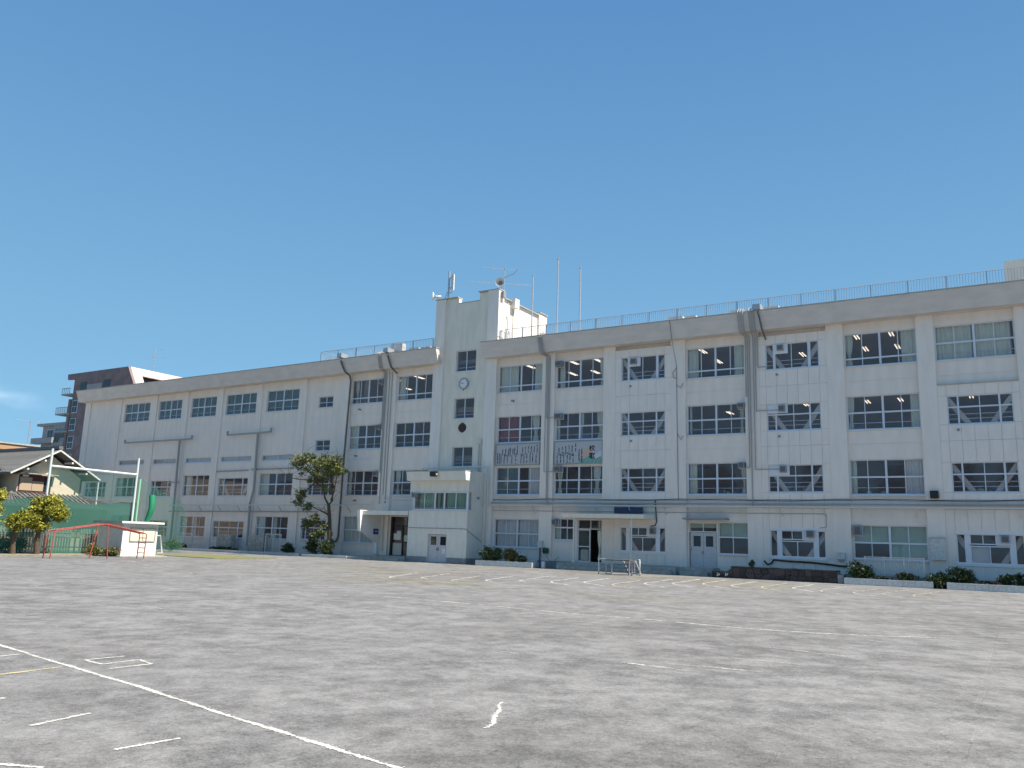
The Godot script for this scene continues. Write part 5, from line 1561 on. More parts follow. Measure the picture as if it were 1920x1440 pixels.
	for p in [-18.97, -17.62]:
		boxn("skid", pf, p - 0.03, p + 0.03, 0.0, 0.05, 5.4, 6.25, M.steel)
	# hose reel and small blue bin
	var hsr := thing("hose_reel", "green garden hose reel hanging by the pillar left of the glazed door", "hose reel", Vector3(-25.95, 0.95, 0.25))
	var hl := nb()
	lathe(hl, Vector3(-26.05, 1.05, 0.2), Vector3(1, 0, 0), [Vector2(0, 0), Vector2(0, 0.2), Vector2(0.04, 0.2), Vector2(0.05, 0.13), Vector2(0.2, 0.13), Vector2(0.21, 0.2), Vector2(0.25, 0.2), Vector2(0.25, 0)], 14)
	obj("drum", hl, plain(0.02, 0.10, 0.06, 0.6), hsr)
	var hb := nb()
	tube(hb, [Vector3(-25.95, 0.95, 0.3), Vector3(-25.7, 0.6, 0.35), Vector3(-25.3, 0.3, 0.5), Vector3(-24.9, 0.7, 0.3)], 0.015, 5)
	obj("hose", hb, M.pipe_dark, hsr)
	var bn := thing("blue_bin", "small blue bin with a white lid beside the short planter", "bin", Vector3(-25.2, 0, 1.9))
	var bl := nb()
	lathe(bl, Vector3(-25.2, 0, 1.9), Vector3.UP, [Vector2(0, 0), Vector2(0, 0.17), Vector2(0.36, 0.22), Vector2(0.36, 0)], 14)
	obj("tub", bl, plain(0.02, 0.07, 0.25, 0.5), bn)
	boxn("lid", bn, -25.14, -24.93, 0.02, 0.42, 2.0, 2.14, M.white_old)
	leafy_tree()

func bar_fence(label: String, x0: float, x1: float, y0: float, y1: float, z: float, panels: int) -> void:
	var t := thing("bar_fence", label, "fence", Vector3((x0 + x1) / 2, 0, z))
	boxn("top_rail", t, x0, x1, y1 - 0.04, y1, z - 0.02, z + 0.02, M.white_old)
	boxn("bottom_rail", t, x0, x1, y0, y0 + 0.04, z - 0.02, z + 0.02, M.white_old)
	for i in panels + 1:
		var x := lerpf(x0, x1, float(i) / panels)
		boxn("post", t, x - 0.03, x + 0.03, 0.0, y1 + 0.01, z - 0.03, z + 0.03, M.white_old)
	var n := int((x1 - x0) / 0.105)
	for i in n:
		var x := x0 + (i + 0.5) * (x1 - x0) / n
		boxn("bar", t, x - 0.016, x + 0.016, y0 + 0.04, y1 - 0.04, z - 0.012, z + 0.012, M.white_old)

func lattice(label: String, x0: float, x1: float, y0: float, y1: float, z: float) -> void:
	var t := thing("lattice_panel", label, "panel", Vector3((x0 + x1) / 2, 0, z), "white lattice panels")
	var f := nb()
	addbox(f, x0, x1, y1 - 0.06, y1, z - 0.02, z + 0.02)
	addbox(f, x0, x1, y0, y0 + 0.06, z - 0.02, z + 0.02)
	addbox(f, x0, x0 + 0.06, 0.0, y1 - 0.06, z - 0.02, z + 0.02)
	addbox(f, x1 - 0.06, x1, 0.0, y1 - 0.06, z - 0.02, z + 0.02)
	addbox(f, (x0 + x1) / 2 - 0.03, (x0 + x1) / 2 + 0.03, y0 + 0.06, y1 - 0.06, z - 0.02, z + 0.02)
	obj("frame", f, M.white_old, t)
	var w := nb()
	var x := x0 + 0.1
	while x < x1 - 0.08:
		addbox(w, x - 0.006, x + 0.006, y0 + 0.06, y1 - 0.06, z - 0.006, z + 0.006)
		x += 0.08
	obj("wire_mesh", w, M.white_old, t).set_meta("kind", "stuff")

func leafy_tree() -> void:
	var zt := 1.7
	var t := thing("leafy_tree", "thin leafy tree with a dark forked trunk in front of the classroom wing", "tree", Vector3(-43.05, 0, zt))
	var tk := nb()
	tube(tk, [Vector3(-43.0, 0.05, zt), Vector3(-43.05, 1.4, zt + 0.03), Vector3(-43.2, 2.7, zt), Vector3(-43.4, 3.8, zt)], 0.17, 9, 0.12)
	obj("trunk", tk, M.bark, t)
	var limbs := [
		[[-43.4, 3.75, 0], [-43.75, 4.3, 0.1], [-43.85, 4.9, 0.15], [-44.1, 5.5, 0.2], [-44.7, 6.5, 0.3], [-45.4, 7.0, 0.3]],
		[[-43.4, 3.75, 0], [-43.15, 4.1, -0.1], [-43.3, 4.9, -0.15], [-43.42, 5.8, -0.1], [-43.6, 6.7, 0.0], [-43.8, 7.3, 0.1]],
		[[-43.2, 4.1, 0], [-42.8, 4.7, 0.2], [-42.55, 5.6, 0.3], [-42.35, 6.3, 0.3]],
		[[-43.95, 5.0, 0.1], [-44.8, 5.55, 0.4], [-46.2, 5.65, 0.6], [-47.1, 5.8, 0.7]],
		[[-43.6, 6.5, 0], [-43.0, 6.9, 0.2], [-42.5, 7.2, 0.3]],
		[[-44.1, 5.5, 0.2], [-45.0, 5.9, 0.2], [-45.8, 6.5, 0.3], [-46.6, 7.2, 0.3]],
		[[-44.5, 5.5, 0.3], [-45.1, 4.9, 0.5], [-45.6, 4.3, 0.6]],
		[[-43.15, 3.0, 0], [-43.8, 3.3, 0.3], [-44.5, 3.6, 0.5]],
		[[-43.1, 2.0, 0], [-43.8, 2.4, 0.3], [-44.6, 2.6, 0.5]],
		[[-43.0, 5.0, 0], [-42.75, 5.5, 0.5], [-42.4, 5.3, 0.7]]]
	for l in limbs:
		var pts := []
		for p in l: pts.append(Vector3(p[0], p[1], zt + p[2]))
		var s := nb()
		tube(s, pts, 0.075, 6, 0.018)
		obj("limb", s, M.bark, t)
	var tw := nb()
	for i in 150:
		var l: Array = limbs[rng.randi() % limbs.size()]
		var p: Array = l[rng.randi_range(1, l.size() - 1)]
		var a := Vector3(p[0], p[1], zt + p[2])
		var d := Vector3(rng.randfn() * 0.9, rng.randfn() * 0.45 + 0.25, rng.randfn() * 0.7)
		tube(tw, [a, a + d * 0.5 + Vector3(0, 0.05, 0), a + d * 0.95 + Vector3(0, -0.1, 0)], 0.014, 4, 0.006)
	obj("twigs", tw, M.bark, t).set_meta("kind", "stuff")
	var lf := nb()
	var g0 := Color(0.05, 0.085, 0.025)
	var g1 := Color(0.19, 0.20, 0.045)
	for c in [[-46.4, 7.05, 0.3, 0.75, 0.45, 15], [-45.5, 7.3, 0.3, 0.6, 0.3, 9], [-44.4, 6.9, 0.2, 0.75, 0.55, 18], [-43.6, 6.6, 0.1, 0.75, 0.55, 17], [-42.8, 6.6, 0.2, 0.65, 0.45, 14], [-42.3, 6.2, 0.3, 0.45, 0.35, 10], [-44.2, 6.1, 0.3, 0.7, 0.4, 12], [-42.6, 7.2, 0.3, 0.35, 0.25, 5], [-45.9, 6.4, 0.3, 0.7, 0.4, 7], [-43.1, 6.0, 0.3, 0.5, 0.35, 8], [-45.6, 4.5, 0.6, 0.35, 0.45, 10], [-45.9, 4.0, 0.6, 0.3, 0.4, 8], [-44.9, 3.6, 0.5, 0.3, 0.3, 6], [-44.6, 5.6, 0.4, 0.6, 0.3, 4], [-43.5, 5.2, 0.3, 0.4, 0.5, 5], [-44.9, 2.4, 0.5, 0.5, 0.35, 9], [-44.2, 2.7, 0.4, 0.3, 0.4, 6], [-43.3, 1.9, 0.2, 0.28, 0.6, 9], [-43.9, 1.5, 0.4, 0.4, 0.4, 7]]:
		clump(lf, Vector3(c[0], c[1], zt + c[2]), Vector3(c[3], c[4], 0.55), int(c[5] * 1.7), 30, 0.085, g0, g1, 0.36)
	obj("crown", lf, M.leaf, t)

# ------------------------------------------------------------------ left edge of the playground
func ball_tree(label: String, at: Vector3, trunk: Array, balls: Array) -> void:
	var t := thing("clipped_tree", label, "tree", at, "clipped trees by the green net")
	for tr in trunk:
		var s := nb()
		tube(s, tr, 0.16, 8, 0.09)
		obj("trunk", s, M.bark, t)
	var lf := nb()
	for b in balls:
		clump(lf, b[0], b[1], int(b[2] * 1.9), 46, 0.075, Color(0.07, 0.10, 0.015), Color(0.38, 0.36, 0.035), 0.3)
	obj("crown", lf, M.leaf, t)
	var br := nb()
	for b in balls:
		for i in 5:
			var last: Vector3 = trunk[0][trunk[0].size() - 1]
			tube(br, [last, b[0] + Vector3(rng.randfn(), rng.randfn(), rng.randfn()) * b[1] * 0.45], 0.05, 5, 0.012)
	obj("branches", br, M.bark, t)

func build_left_side() -> void:
	# raised strip of ground along the fence
	var strip := boxn("verge", self, -49.5, -45.0, -0.1, 0.06, 14.0, 60.0, grained(0.24, 0.22, 0.16, 0.2, Vector3(0.4, 0.4, 0.4), 71, 0.95))
	strip.set_meta("kind", "structure")
	var gs := boxn("lawn", self, -47.5, -41.0, -0.1, 0.03, 8.6, 13.5, grained(0.16, 0.17, 0.06, 0.3, Vector3(0.6, 0.6, 0.6), 72, 0.95))
	gs.set_meta("kind", "structure")
	# ball-stop frame: two tall poles and a crossbar
	var X := -47.5
	var f := thing("ball_stop_frame", "tall white frame of two posts and a crossbar standing by the shed", "frame", Vector3(X, 0, 17.5))
	for z in [20.31, 14.74]:
		var s := nb()
		tube(s, [Vector3(X, 0, z), Vector3(X, 6.0, z)], 0.068, 10)
		obj("post", s, M.polepaint, f)
	var cb := nb()
	tube(cb, [Vector3(X, 5.0, 20.3), Vector3(X, 4.95, 14.74)], 0.075, 10)
	obj("crossbar", cb, M.polepaint, f)
	# nets
	var n1 := nb()
	var zs := []
	for i in 41: zs.append(lerpf(60.0, 14.3, i / 40.0))
	for i in 40:
		var ya := 3.1 + 0.16 * cos((zs[i] - 14.7) * 1.15)
		var yb := 3.1 + 0.16 * cos((zs[i + 1] - 14.7) * 1.15)
		quad(n1, Vector3(X - 0.15, 0.05, zs[i]), Vector3(X - 0.15, 0.05, zs[i + 1]), Vector3(X - 0.15 + 0.05 * sin(zs[i + 1] * 2.0), yb, zs[i + 1]), Vector3(X - 0.15 + 0.05 * sin(zs[i] * 2.0), ya, zs[i]))
	var net := thing("net_fence", "dark green net fence along the left edge of the playground", "net", Vector3(X, 0, 20))
	obj("net", n1, M.netgreen, net)
	for z in [17.12, 23.5, 27.0, 30.5, 34.0, 38.0]:
		var s := nb()
		tube(s, [Vector3(X - 0.22, 0, z), Vector3(X - 0.22, 4.3, z)], 0.045, 8)
		obj("post", s, M.polepaint, net)
	var rp := nb()
	tube(rp, [Vector3(X - 0.16, 3.2, 60), Vector3(X - 0.16, 3.2, 14.4)], 0.018, 5)
	obj("rope", rp, M.pipe_dark, net)
	var n2 := thing("tall_net", "pale see-through upper net hung from the tall white frame", "net", Vector3(X, 3, 17))
	var q := nb()
	for i in 20:
		var za := lerpf(20.3, 10.8, i / 20.0)
		var zb := lerpf(20.3, 10.8, (i + 1) / 20.0)
		var ta := 4.95 if za > 14.7 else lerpf(4.9, 3.2, (14.7 - za) / 3.9)
		var tb := 4.95 if zb > 14.7 else lerpf(4.9, 3.2, (14.7 - zb) / 3.9)
		quad(q, Vector3(X - 0.05, 0.1 if za < 14.5 else 3.2, za), Vector3(X - 0.05, 0.1 if za < 14.5 else 3.2, zb), Vector3(X - 0.05, tb, zb), Vector3(X - 0.05, ta, za))
	obj("net", q, M.netlight, n2)
	# green pole and rolled net
	var gp := nb()
	tube(gp, [Vector3(X + 0.12, 0, 14.55), Vector3(X + 0.12, 4.7, 14.55)], 0.06, 8)
	tag(obj("green_pole", gp, M.polegreen, self), "thin light green pole beside the tall white frame post", "pole")
	var rn := nb()
	var pts := []
	for i in 9: pts.append(Vector3(X + 0.1 * sin(i * 1.3), 0.6 + i * 0.39, 13.75 - 0.04 * i))
	tube(rn, pts, 0.13, 9, 0.2)
	tag(obj("rolled_net", rn, M.netroll, self), "bright green rolled-up net standing behind the shed", "net")
	# palings behind the net
	var pf := thing("paling_fence", "grey paling fence seen through the dark green net", "fence", Vector3(-49, 0, 20))
	boxn("rail", pf, -49.06, -49.02, 1.35, 1.42, 15.5, 40.0, M.concrete)
	boxn("rail", pf, -49.06, -49.02, 0.35, 0.42, 15.5, 40.0, M.concrete)
	var zz := 15.6
	while zz < 32.0:
		if rng.randf() < 0.88: boxn("paling", pf, -49.02, -48.99, 0.08, 1.5 + rng.randf_range(-0.04, 0.04), zz, zz + 0.1, M.white_old)
		zz += 0.17
	# shed
	var sh := thing("storage_shed", "small white storage shed with a flat roof and a board on its side", "shed", Vector3(-45.2, 0, 16.3))
	boxn("wall", sh, -46.9, -44.55, 0.0, 1.88, 14.95, 17.25, M.shed)
	var rf := boxn("roof", sh, -47.1, -44.3, 1.88, 2.02, 14.75, 17.55, M.coping)
	boxn("gutter", rf, -44.3, -44.26, 1.9, 2.0, 14.75, 17.55, M.white)
	var nbx := nb()
	addbox(nbx, -44.549, -44.50, 1.6, 1.66, 15.1, 16.8)
	addbox(nbx, -44.549, -44.50, 0.86, 0.92, 15.1, 16.8)
	addbox(nbx, -44.549, -44.50, 0.92, 1.6, 15.1, 15.16)
	addbox(nbx, -44.549, -44.50, 0.92, 1.6, 16.74, 16.8)
	addbox(nbx, -44.549, -44.50, 0.92, 1.6, 15.92, 15.97)
	var bf := obj("board_frame", nbx, M.concrete, sh)
	boxn("board_panel", bf, -44.549, -44.53, 0.92, 1.6, 15.16, 16.74, plain(0.72, 0.68, 0.52, 0.8))
	boxn("slab", sh, -47.3, -43.9, 0.0, 0.05, 14.6, 17.7, M.concrete)
	# small white football goal end beyond the shed
	var gl := thing("small_goal", "small white goal frame peeking out behind the shed", "goal", Vector3(-49.2, 0, 11.7))
	var g1 := nb()
	tube(g1, [Vector3(-49.0, 0, 11.85), Vector3(-49.0, 1.18, 11.85), Vector3(-49.0, 1.2, 11.5), Vector3(-49.3, 0.05, 11.0), Vector3(-49.0, 0.05, 11.6)], 0.05, 8)
	obj("side_frame", g1, M.white, gl)
	var g2 := nb()
	tube(g2, [Vector3(-49.0, 1.18, 11.85), Vector3(-51.0, 1.18, 11.85), Vector3(-51.0, 0.0, 11.85)], 0.05, 8)
	obj("front_frame", g2, M.white, gl)
	# red climbing ladder
	red_ladder()
	# clipped trees
	ball_tree("clipped tree with two round yellow-green heads beside the red ladder", Vector3(-46.5, 0, 21.0), [[Vector3(-46.5, 0, 21.0), Vector3(-46.5, 0.8, 21.1), Vector3(-46.5, 1.6, 21.0), Vector3(-46.5, 2.2, 20.8)]], [[Vector3(-46.5, 2.62, 20.72), Vector3(0.85, 0.55, 0.8), 55], [Vector3(-46.5, 1.95, 21.7), Vector3(0.7, 0.42, 0.62), 40], [Vector3(-46.4, 2.3, 20.05), Vector3(0.5, 0.4, 0.42), 20], [Vector3(-46.6, 1.6, 20.85), Vector3(0.6, 0.35, 0.4), 20], [Vector3(-46.4, 2.95, 20.9), Vector3(0.6, 0.3, 0.55), 22]])
	ball_tree("low clipped tree with one slim dark trunk left of the two-headed tree", Vector3(-46.6, 0, 22.25), [[Vector3(-46.6, 0, 22.25), Vector3(-46.6, 0.7, 22.3), Vector3(-46.6, 1.5, 22.3)]], [[Vector3(-46.5, 1.75, 22.3), Vector3(0.6, 0.4, 0.45), 28], [Vector3(-46.5, 2.05, 21.95), Vector3(0.5, 0.3, 0.35), 16]])
	ball_tree("taller clipped tree cut off by the net fence's far left", Vector3(-46.5, 0, 24.2), [[Vector3(-46.5, 0, 24.2), Vector3(-46.5, 1.0, 24.15), Vector3(-46.5, 2.4, 24.0)]], [[Vector3(-46.5, 3.1, 23.75), Vector3(0.6, 0.4, 0.6), 32], [Vector3(-46.5, 2.45, 23.85), Vector3(0.55, 0.4, 0.6), 30], [Vector3(-46.5, 2.8, 24.6), Vector3(0.8, 0.6, 0.7), 40]])
	shrub("small yellow-green bush by the red ladder's middle leg", Vector3(-45.2, 0.05, 18.5), Vector3(0.42, 0.3, 0.4), Color(0.05, 0.07, 0.02), Color(0.2, 0.2, 0.04), null, 36)
	shrub("low green bush at the foot of the white shed", Vector3(-44.6, 0.05, 17.8), Vector3(0.5, 0.24, 0.6), Color(0.03, 0.05, 0.015), Color(0.10, 0.13, 0.03), Color(0.4, 0.1, 0.06), 44)
	shrub("dark shrub in the shade behind the small goal", Vector3(-55.0, 0.05, 6.0), Vector3(0.7, 0.45, 0.6), Color(0.032, 0.058, 0.02), Color(0.07, 0.10, 0.03), null, 44)
	shrub("dark hedge shrub behind the net below the clipped trees", Vector3(-48.4, 0.05, 21.4), Vector3(0.5, 0.5, 0.9), Color(0.032, 0.058, 0.02), Color(0.07, 0.10, 0.03), null, 60)

func red_ladder() -> void:
	var t := thing("climbing_ladder", "red steel overhead climbing ladder with a peaked top and end rungs", "climbing frame", Vector3(-41.7, 0, 20.4))
	var rise := [Vector3(0, 1.36, 23.1), Vector3(0, 1.8, 20.35), Vector3(0, 1.32, 17.95)]
	for x in [-42.0, -41.4]:
		var s := nb()
		tube(s, [Vector3(x, 0, 23.2), Vector3(x, 1.3, 23.12), Vector3(x, 1.38, 23.05), Vector3(x, 1.78, 20.45), Vector3(x, 1.78, 20.25), Vector3(x, 1.36, 18.0), Vector3(x, 1.28, 17.92), Vector3(x, 0, 17.95)], 0.029, 8)
		obj("side_rail", s, M.red, t)
	for l in [[-42.0, 20.75], [-41.4, 20.12]]:
		var s := nb()
		tube(s, [Vector3(l[0], 0, l[1]), Vector3(l[0], 1.76, 20.35 + (l[1] - 20.35) * 0.2)], 0.034, 7)
		obj("leg", s, M.red, t)
	for i in 22:
		var f := i / 21.0
		var z := lerpf(23.0, 18.0, f)
		var y := lerpf(1.38, 1.78, f / 0.53) if f < 0.53 else lerpf(1.78, 1.36, (f - 0.53) / 0.47)
		var s := nb()
		tube(s, [Vector3(-42.0, y, z), Vector3(-41.4, y, z)], 0.022, 6)
		obj("rung", s, M.red, t)
	for zz in [17.94]:
		for i in 4:
			var s := nb()
			tube(s, [Vector3(-42.0, 0.3 + 0.27 * i, zz), Vector3(-41.4, 0.3 + 0.27 * i, zz)], 0.02, 6)
			obj("end_rung", s, M.red, t)

# ------------------------------------------------------------------ beyond the playground
func gable_roof(st: SurfaceTool, x0: float, x1: float, za: float, zb: float, ye: float, yr: float, th: float) -> void:      # ridge along X
	var zm := (za + zb) / 2
	prism_x(st, [Vector2(za, ye), Vector2(zm, yr), Vector2(zb, ye), Vector2(zb, ye + th), Vector2(zm, yr + th), Vector2(za, ye + th)], x0, x1)

func build_background() -> void:
	var X := -57.0
	var h := thing("house", "two-storey house with a pale gable wall and dark tiled roofs behind the green net", "house", Vector3(-61, 0, 15))
	boxn("wall", h, -66.0, X, 0.0, 4.95, 12.6, 17.0, M.housewall)
	var gb := nb()
	prism_x(gb, [Vector2(17.0, 4.951), Vector2(14.8, 6.35), Vector2(12.6, 4.951)], -66.0, X)
	obj("gable", gb, M.housewall, h)
	var rf := nb()
	gable_roof(rf, -66.5, X + 0.9, 17.95, 11.75, 4.85, 6.66, 0.16)
	var ro := obj("roof", rf, M.housetile, h)
	var rr := nb()
	for i in 30:
		var x := -66.4 + i * 0.33
		if x > X + 0.85: break
		for s in [0, 1]:
			var ze := 17.95 if s == 0 else 11.75
			bar(rr, Vector3(x, 5.03, ze), Vector3(x, 6.85, 14.85), 0.1, 0.06, Vector3(0, 1, 0))
	bar(rr, Vector3(-66.5, 6.92, 14.85), Vector3(X + 0.92, 6.92, 14.85), 0.3, 0.2, Vector3(0, 1, 0))
	obj("tile_ribs", rr, M.housetile, ro)
	for s in [0, 1]:
		var bb := nb()
		var ze := 17.98 if s == 0 else 11.72
		bar(bb, Vector3(X + 0.93, 4.93, ze), Vector3(X + 0.93, 6.72, 14.85), 0.04, 0.1, Vector3(0, 1, 0))
		obj("barge_board", bb, M.white_old, ro)
	for p in [[16.9, 5.35], [15.8, 6.0], [13.9, 6.0], [12.8, 5.35]]: boxn("purlin_end", ro, X, X + 0.95, p[1] - 0.12, p[1], p[0] - 0.06, p[0] + 0.06, M.white_old)
	# window with shutters on the gable wall
	var w := boxn("window", h, X + 0.002, X + 0.05, 3.78, 4.95, 14.7, 16.9, M.wood)
	boxn("shutter", w, X + 0.051, X + 0.09, 3.9, 4.78, 16.05, 16.85, M.shutter)
	boxn("shutter", w, X + 0.051, X + 0.085, 3.9, 4.55, 15.25, 16.02, M.shutter)
	boxn("pane", w, X + 0.051, X + 0.06, 3.9, 4.8, 14.78, 15.22, M.darkglass)
	boxn("hood", w, X + 0.051, X + 0.5, 5.0, 5.05, 14.5, 16.6, M.concrete)
	boxn("transom_light", w, X + 0.051, X + 0.06, 4.82, 4.93, 16.3, 16.7, M.white)
	boxn("downpipe", h, X + 0.02, X + 0.09, 3.2, 4.9, 12.55, 12.62, M.pipe_dark)
	# lower skirt roof with tile courses
	var sk := nb()
	hexa(sk, [Vector3(-60.0, 3.0, 10.4), Vector3(-54.9, 2.95, 10.4), Vector3(X, 3.75, 12.3), Vector3(-60, 3.75, 12.3), Vector3(-60, 3.0, 19.4), Vector3(-54.9, 2.95, 19.4), Vector3(X, 3.75, 17.4), Vector3(-60, 3.75, 17.4)])
	var so := obj("lower_roof", sk, M.housetile, h)
	var sr := nb()
	for i in 28:
		var z := 10.6 + i * 0.32
		bar(sr, Vector3(-54.88, 3.0, z), Vector3(X + 0.05, 3.8, clampf(z, 12.4, 17.3)), 0.05, 0.05, Vector3(0, 1, 0))
	obj("tile_ribs", sr, M.housetile, so)
	boxn("eave_gutter", so, -54.95, -54.82, 2.82, 2.94, 10.3, 19.5, M.pipe_dark)
	boxn("ground_floor", h, -60.0, -55.9, 0.0, 3.0, 11.0, 18.8, M.housewall)
	boxn("ground_window", h, -55.899, -55.86, 0.9, 2.3, 12.5, 14.5, M.shutter)
	boxn("ground_window", h, -55.899, -55.86, 0.9, 2.3, 16.0, 17.8, M.darkglass)
	# side wing to the left, in shade
	var sw := thing("house", "shaded house with a dark tiled roof left of the pale gable house", "house", Vector3(-62, 0, 22))
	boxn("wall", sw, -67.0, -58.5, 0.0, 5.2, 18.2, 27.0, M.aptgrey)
	var r2 := nb()
	gable_roof(r2, -67.5, -57.6, 27.8, 17.6, 5.1, 6.9, 0.16)
	var r2o := obj("roof", r2, M.housetile, sw)
	var rb := nb()
	for i in 30:
		var x := -67.4 + i * 0.33
		if x > -57.6: break
		bar(rb, Vector3(x, 5.3, 17.6), Vector3(x, 7.1, 22.7), 0.1, 0.06, Vector3(0, 1, 0))
		bar(rb, Vector3(x, 5.3, 27.8), Vector3(x, 7.1, 22.7), 0.1, 0.06, Vector3(0, 1, 0))
	obj("tile_ribs", rb, M.housetile, r2o)
	var ww := boxn("window", sw, -58.499, -58.45, 3.6, 4.8, 19.0, 21.2, M.alu)
	boxn("pane", ww, -58.449, -58.44, 3.66, 4.74, 19.06, 20.07, M.darkglass)
	boxn("pane", ww, -58.449, -58.44, 3.66, 4.74, 20.13, 21.14, M.darkglass)
	# flat-roofed house farther off with an aerial
	var fh := thing("far_house", "beige low house with an orange-brown roof edge and an aerial, behind the tiled roofs", "house", Vector3(-80, 0, 12))
	boxn("wall", fh, -88.0, -75.2, 0.0, 8.0, 6.8, 20.0, M.housewall)
	boxn("roof", fh, -88.4, -74.6, 8.0, 8.5, 6.2, 20.5, plain(0.42, 0.27, 0.16, 0.9))
	boxn("roof_edge", fh, -88.5, -74.5, 8.501, 8.62, 6.1, 20.6, M.coping)
	var ae := thing("roof_aerial", "thin television aerial on the beige low house", "antenna", Vector3(-75, 8.6, 7.0))
	var am := nb()
	tube(am, [Vector3(-75, 8.0, 7.0), Vector3(-75, 10.8, 6.9)], 0.05, 6)
	obj("mast", am, M.steel, ae)
	yagi(ae, Vector3(-75, 10.75, 6.9), Vector3(0.1, 0.0, -1.0).normalized(), 1.4, 0.8, 8, 0.25)
	apartments()
	# row of trees across the playground, mirrored in the ground-floor windows
	var t0: Node3D = null
	for i in 15:
		var at := Vector3(-98.0 + i * 7.6 + rng.randf_range(-1, 1), 0, 70.0 + rng.randf_range(-2, 2))
		if t0 == null:
			t0 = thing("broadleaf_tree", "broadleaf tree in the row across the playground", "tree", at, "row of trees across the playground")
			var tk := nb()
			tube(tk, [at, at + Vector3(0.1, 2.2, 0), at + Vector3(-0.1, 4.5, 0.1), at + Vector3(0.1, 7.0, 0)], 0.28, 8, 0.1)
			obj("trunk", tk, M.bark, t0)
			var lf := nb()
			for c in [[0.0, 5.5, 0.0, 3.0, 2.4], [2.0, 4.3, 0.4, 2.0, 1.6], [-2.1, 4.5, -0.3, 2.1, 1.7], [0.4, 8.0, 0.2, 2.0, 1.7], [-0.8, 3.2, 0.8, 2.0, 1.2]]:
				clump(lf, at + Vector3(c[0], c[1], c[2]), Vector3(c[3], c[4], c[3]), 60, 34, 0.2, Color(0.025, 0.045, 0.014), Color(0.06, 0.09, 0.025), 0.3)
			obj("crown", lf, M.leaf, t0)
			t0.scale = Vector3.ONE * 1.35
		else:
			var c := copy_thing(t0, at, "broadleaf tree in the row across the playground")
			c.rotation.y = rng.randf() * TAU
			c.scale = Vector3.ONE * rng.randf_range(1.25, 1.55)

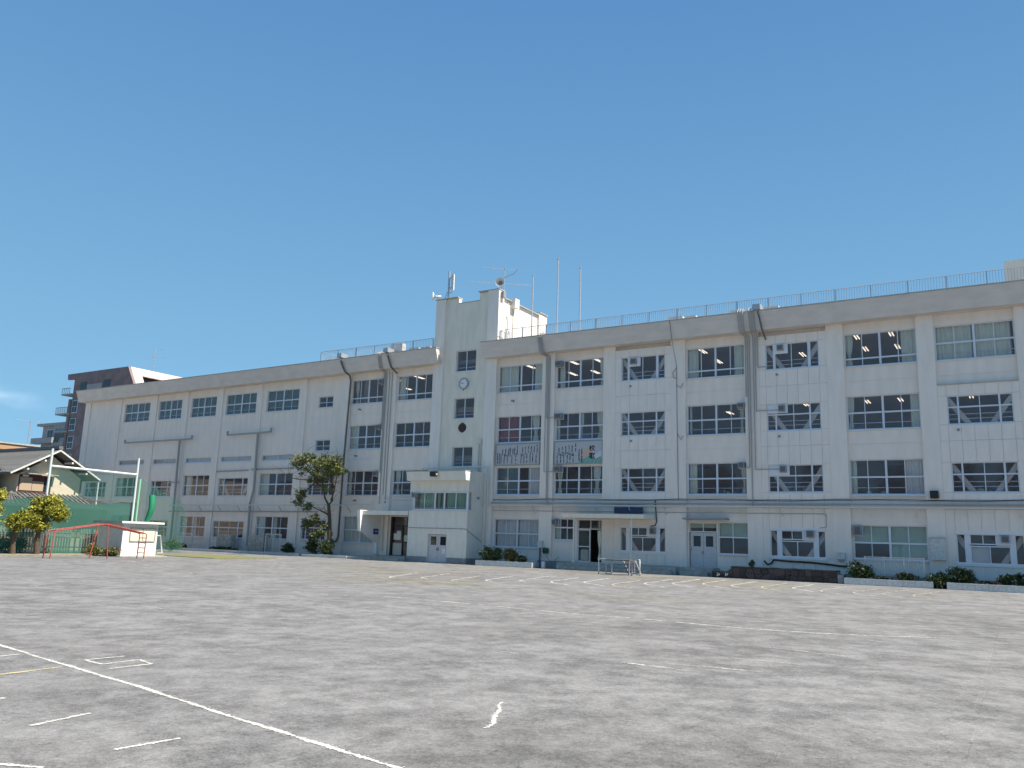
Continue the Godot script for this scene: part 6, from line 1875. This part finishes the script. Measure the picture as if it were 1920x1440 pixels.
func apartments() -> void:
	var t := thing("apartment_block", "tall dark brown apartment block with a sunlit pink side behind the gymnasium", "apartments", Vector3(-116, 0, -32))
	var z := -25.0
	var fw := nb()
	var face := PackedVector2Array([Vector2(-123.6, 0), Vector2(-108.6, 0), Vector2(-108.6, 22.2), Vector2(-110.4, 25.0), Vector2(-125.6, 24.95), Vector2(-125.5, 24.1), Vector2(-123.6, 24.05)])
	var ids := Geometry2D.triangulate_polygon(face)
	for i in range(0, ids.size(), 3):
		var p := [face[ids[i]], face[ids[i + 1]], face[ids[i + 2]]]
		var ar: float = (p[1].x - p[0].x) * (p[2].y - p[0].y) - (p[2].x - p[0].x) * (p[1].y - p[0].y)
		if ar < 0: p = [p[0], p[2], p[1]]
		tri(fw, Vector3(p[0].x, p[0].y, z), Vector3(p[1].x, p[1].y, z), Vector3(p[2].x, p[2].y, z))
		tri(fw, Vector3(p[0].x, p[0].y, z - 0.4), Vector3(p[2].x, p[2].y, z - 0.4), Vector3(p[1].x, p[1].y, z - 0.4))
	for i in face.size():
		var p := face[i]
		var q := face[(i + 1) % face.size()]
		quad(fw, Vector3(q.x, q.y, z), Vector3(p.x, p.y, z), Vector3(p.x, p.y, z - 0.4), Vector3(q.x, q.y, z - 0.4))
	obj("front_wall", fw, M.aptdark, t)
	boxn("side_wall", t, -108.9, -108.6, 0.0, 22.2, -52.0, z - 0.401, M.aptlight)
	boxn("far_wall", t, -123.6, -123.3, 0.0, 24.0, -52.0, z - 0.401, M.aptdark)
	var rf := nb()
	quad(rf, Vector3(-125.6, 24.95, z - 0.4), Vector3(-110.4, 25.0, z - 0.4), Vector3(-110.4, 25.0, -52), Vector3(-125.6, 24.95, -52))
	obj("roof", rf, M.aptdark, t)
	for g in [[z - 0.402, -26.9, 22.2], [-26.9, -33.2, 23.85], [-33.2, -52.0, 22.2]]:
		var sl := nb()
		var ya: float = g[2]
		var xa := lerpf(-108.6, -110.4, (ya - 22.2) / 2.8)
		hexa(sl, [Vector3(xa - 0.5, ya, g[1]), Vector3(xa, ya, g[1]), Vector3(-110.38, 25.04, g[1]), Vector3(-110.9, 25.04, g[1]), Vector3(xa - 0.5, ya, g[0]), Vector3(xa, ya, g[0]), Vector3(-110.38, 25.04, g[0]), Vector3(-110.9, 25.04, g[0])])
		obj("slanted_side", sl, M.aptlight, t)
	boxn("side_window", t, -111.2, -111.0, 22.2, 24.4, -33.2, -26.9, M.darkglass)
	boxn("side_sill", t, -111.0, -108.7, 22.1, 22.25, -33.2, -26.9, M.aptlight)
	for x in [-121.9, -116.0]:
		boxn("top_window", t, x, x + 1.7, 21.9, 23.4, z + 0.001, z + 0.03, M.darkglass)
	boxn("top_rail", t, -120.0, -116.2, 21.9, 22.95, z + 0.05, z + 0.1, M.aptgrey)
	for f in 7:
		var y := 19.3 - f * 2.75
		var w := boxn("window", t, -123.4, -121.9, y - 0.6, y + 1.35, z + 0.001, z + 0.06, M.alu)
		boxn("pane", w, -123.32, -122.68, y - 0.5, y + 0.35, z + 0.061, z + 0.07, M.darkglass)
		boxn("pane", w, -122.62, -121.98, y - 0.5, y + 0.35, z + 0.061, z + 0.07, M.darkglass)
		boxn("pane", w, -123.32, -121.98, y + 0.42, y + 1.28, z + 0.061, z + 0.07, M.darkglass)
		var b := boxn("balcony", t, -127.2 + 0.1 * (f % 2), -123.61, y - 0.75, y - 0.55, z - 2.0, z + 0.3, M.aptgrey)
		boxn("balcony_panel", b, -127.2 + 0.1 * (f % 2), -124.2, y - 0.549, y + 0.35, z + 0.2, z + 0.25, M.glass)
		boxn("balcony_rail", b, -127.25 + 0.1 * (f % 2), -124.0, y + 0.351, y + 0.43, z + 0.18, z + 0.28, M.acgrey)
		for k in 6: boxn("balcony_post", b, -127.2 + k * 0.6, -127.14 + k * 0.6, y - 0.549, y + 0.35, z + 0.251, z + 0.28, M.acgrey)
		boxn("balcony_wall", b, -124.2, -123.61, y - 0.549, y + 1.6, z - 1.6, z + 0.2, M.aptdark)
	boxn("balcony", t, -126.2, -123.61, 21.6, 21.8, z - 2.0, z + 0.3, M.aptgrey)
	boxn("balcony_rail", t, -126.2, -124.0, 22.6, 22.7, z + 0.18, z + 0.28, M.acgrey)
	for k in 5: boxn("balcony_post", t, -126.2 + k * 0.5, -126.14 + k * 0.5, 21.801, 22.6, z + 0.2, z + 0.25, M.acgrey)
	var a := thing("roof_aerial", "television aerial on the tall dark brown apartment block", "antenna", Vector3(-118.9, 25.0, -35))
	var m := nb()
	tube(m, [Vector3(-118.9, 24.9, -35), Vector3(-119.0, 30.6, -35)], 0.06, 6)
	obj("mast", m, M.steel, a)
	yagi(a, Vector3(-119.0, 30.5, -35), Vector3(0.9, 0, -0.4).normalized(), 1.0, 1.8, 7, 0.4)
	yagi(a, Vector3(-119.0, 29.2, -35), Vector3(0.9, 0, -0.4).normalized(), 0.5, 2.2, 7, 0.4)
	yagi(a, Vector3(-118.95, 27.6, -35), Vector3(0.7, 0, -0.7).normalized(), 0.8, 0.8, 5, 0.5)
	var s := thing("apartment_block", "lower light grey apartment block with balconies beside the dark brown one", "apartments", Vector3(-137, 0, -34))
	boxn("wall", s, -139.5, -132.0, 0.0, 18.0, -45.0, -30.0, M.aptgrey)
	boxn("parapet", s, -140.4, -131.8, 18.001, 18.4, -45.2, -29.4, M.aptgrey)
	for f in 5:
		var y := 16.0 - f * 2.8
		boxn("balcony", s, -140.6, -134.5, y - 1.0, y - 0.1, -29.99, -28.8, M.aptgrey)
		var w := boxn("window", s, -138.0, -136.2, y - 0.09, y + 1.4, -29.99, -29.9, M.alu)
		boxn("pane", w, -137.9, -137.15, y, y + 1.3, -29.89, -29.88, M.darkglass)
		boxn("pane", w, -137.05, -136.3, y, y + 1.3, -29.89, -29.88, M.darkglass)
		boxn("loggia", s, -135.8, -133.2, y - 0.09, y + 1.5, -29.99, -29.95, M.darkglass)
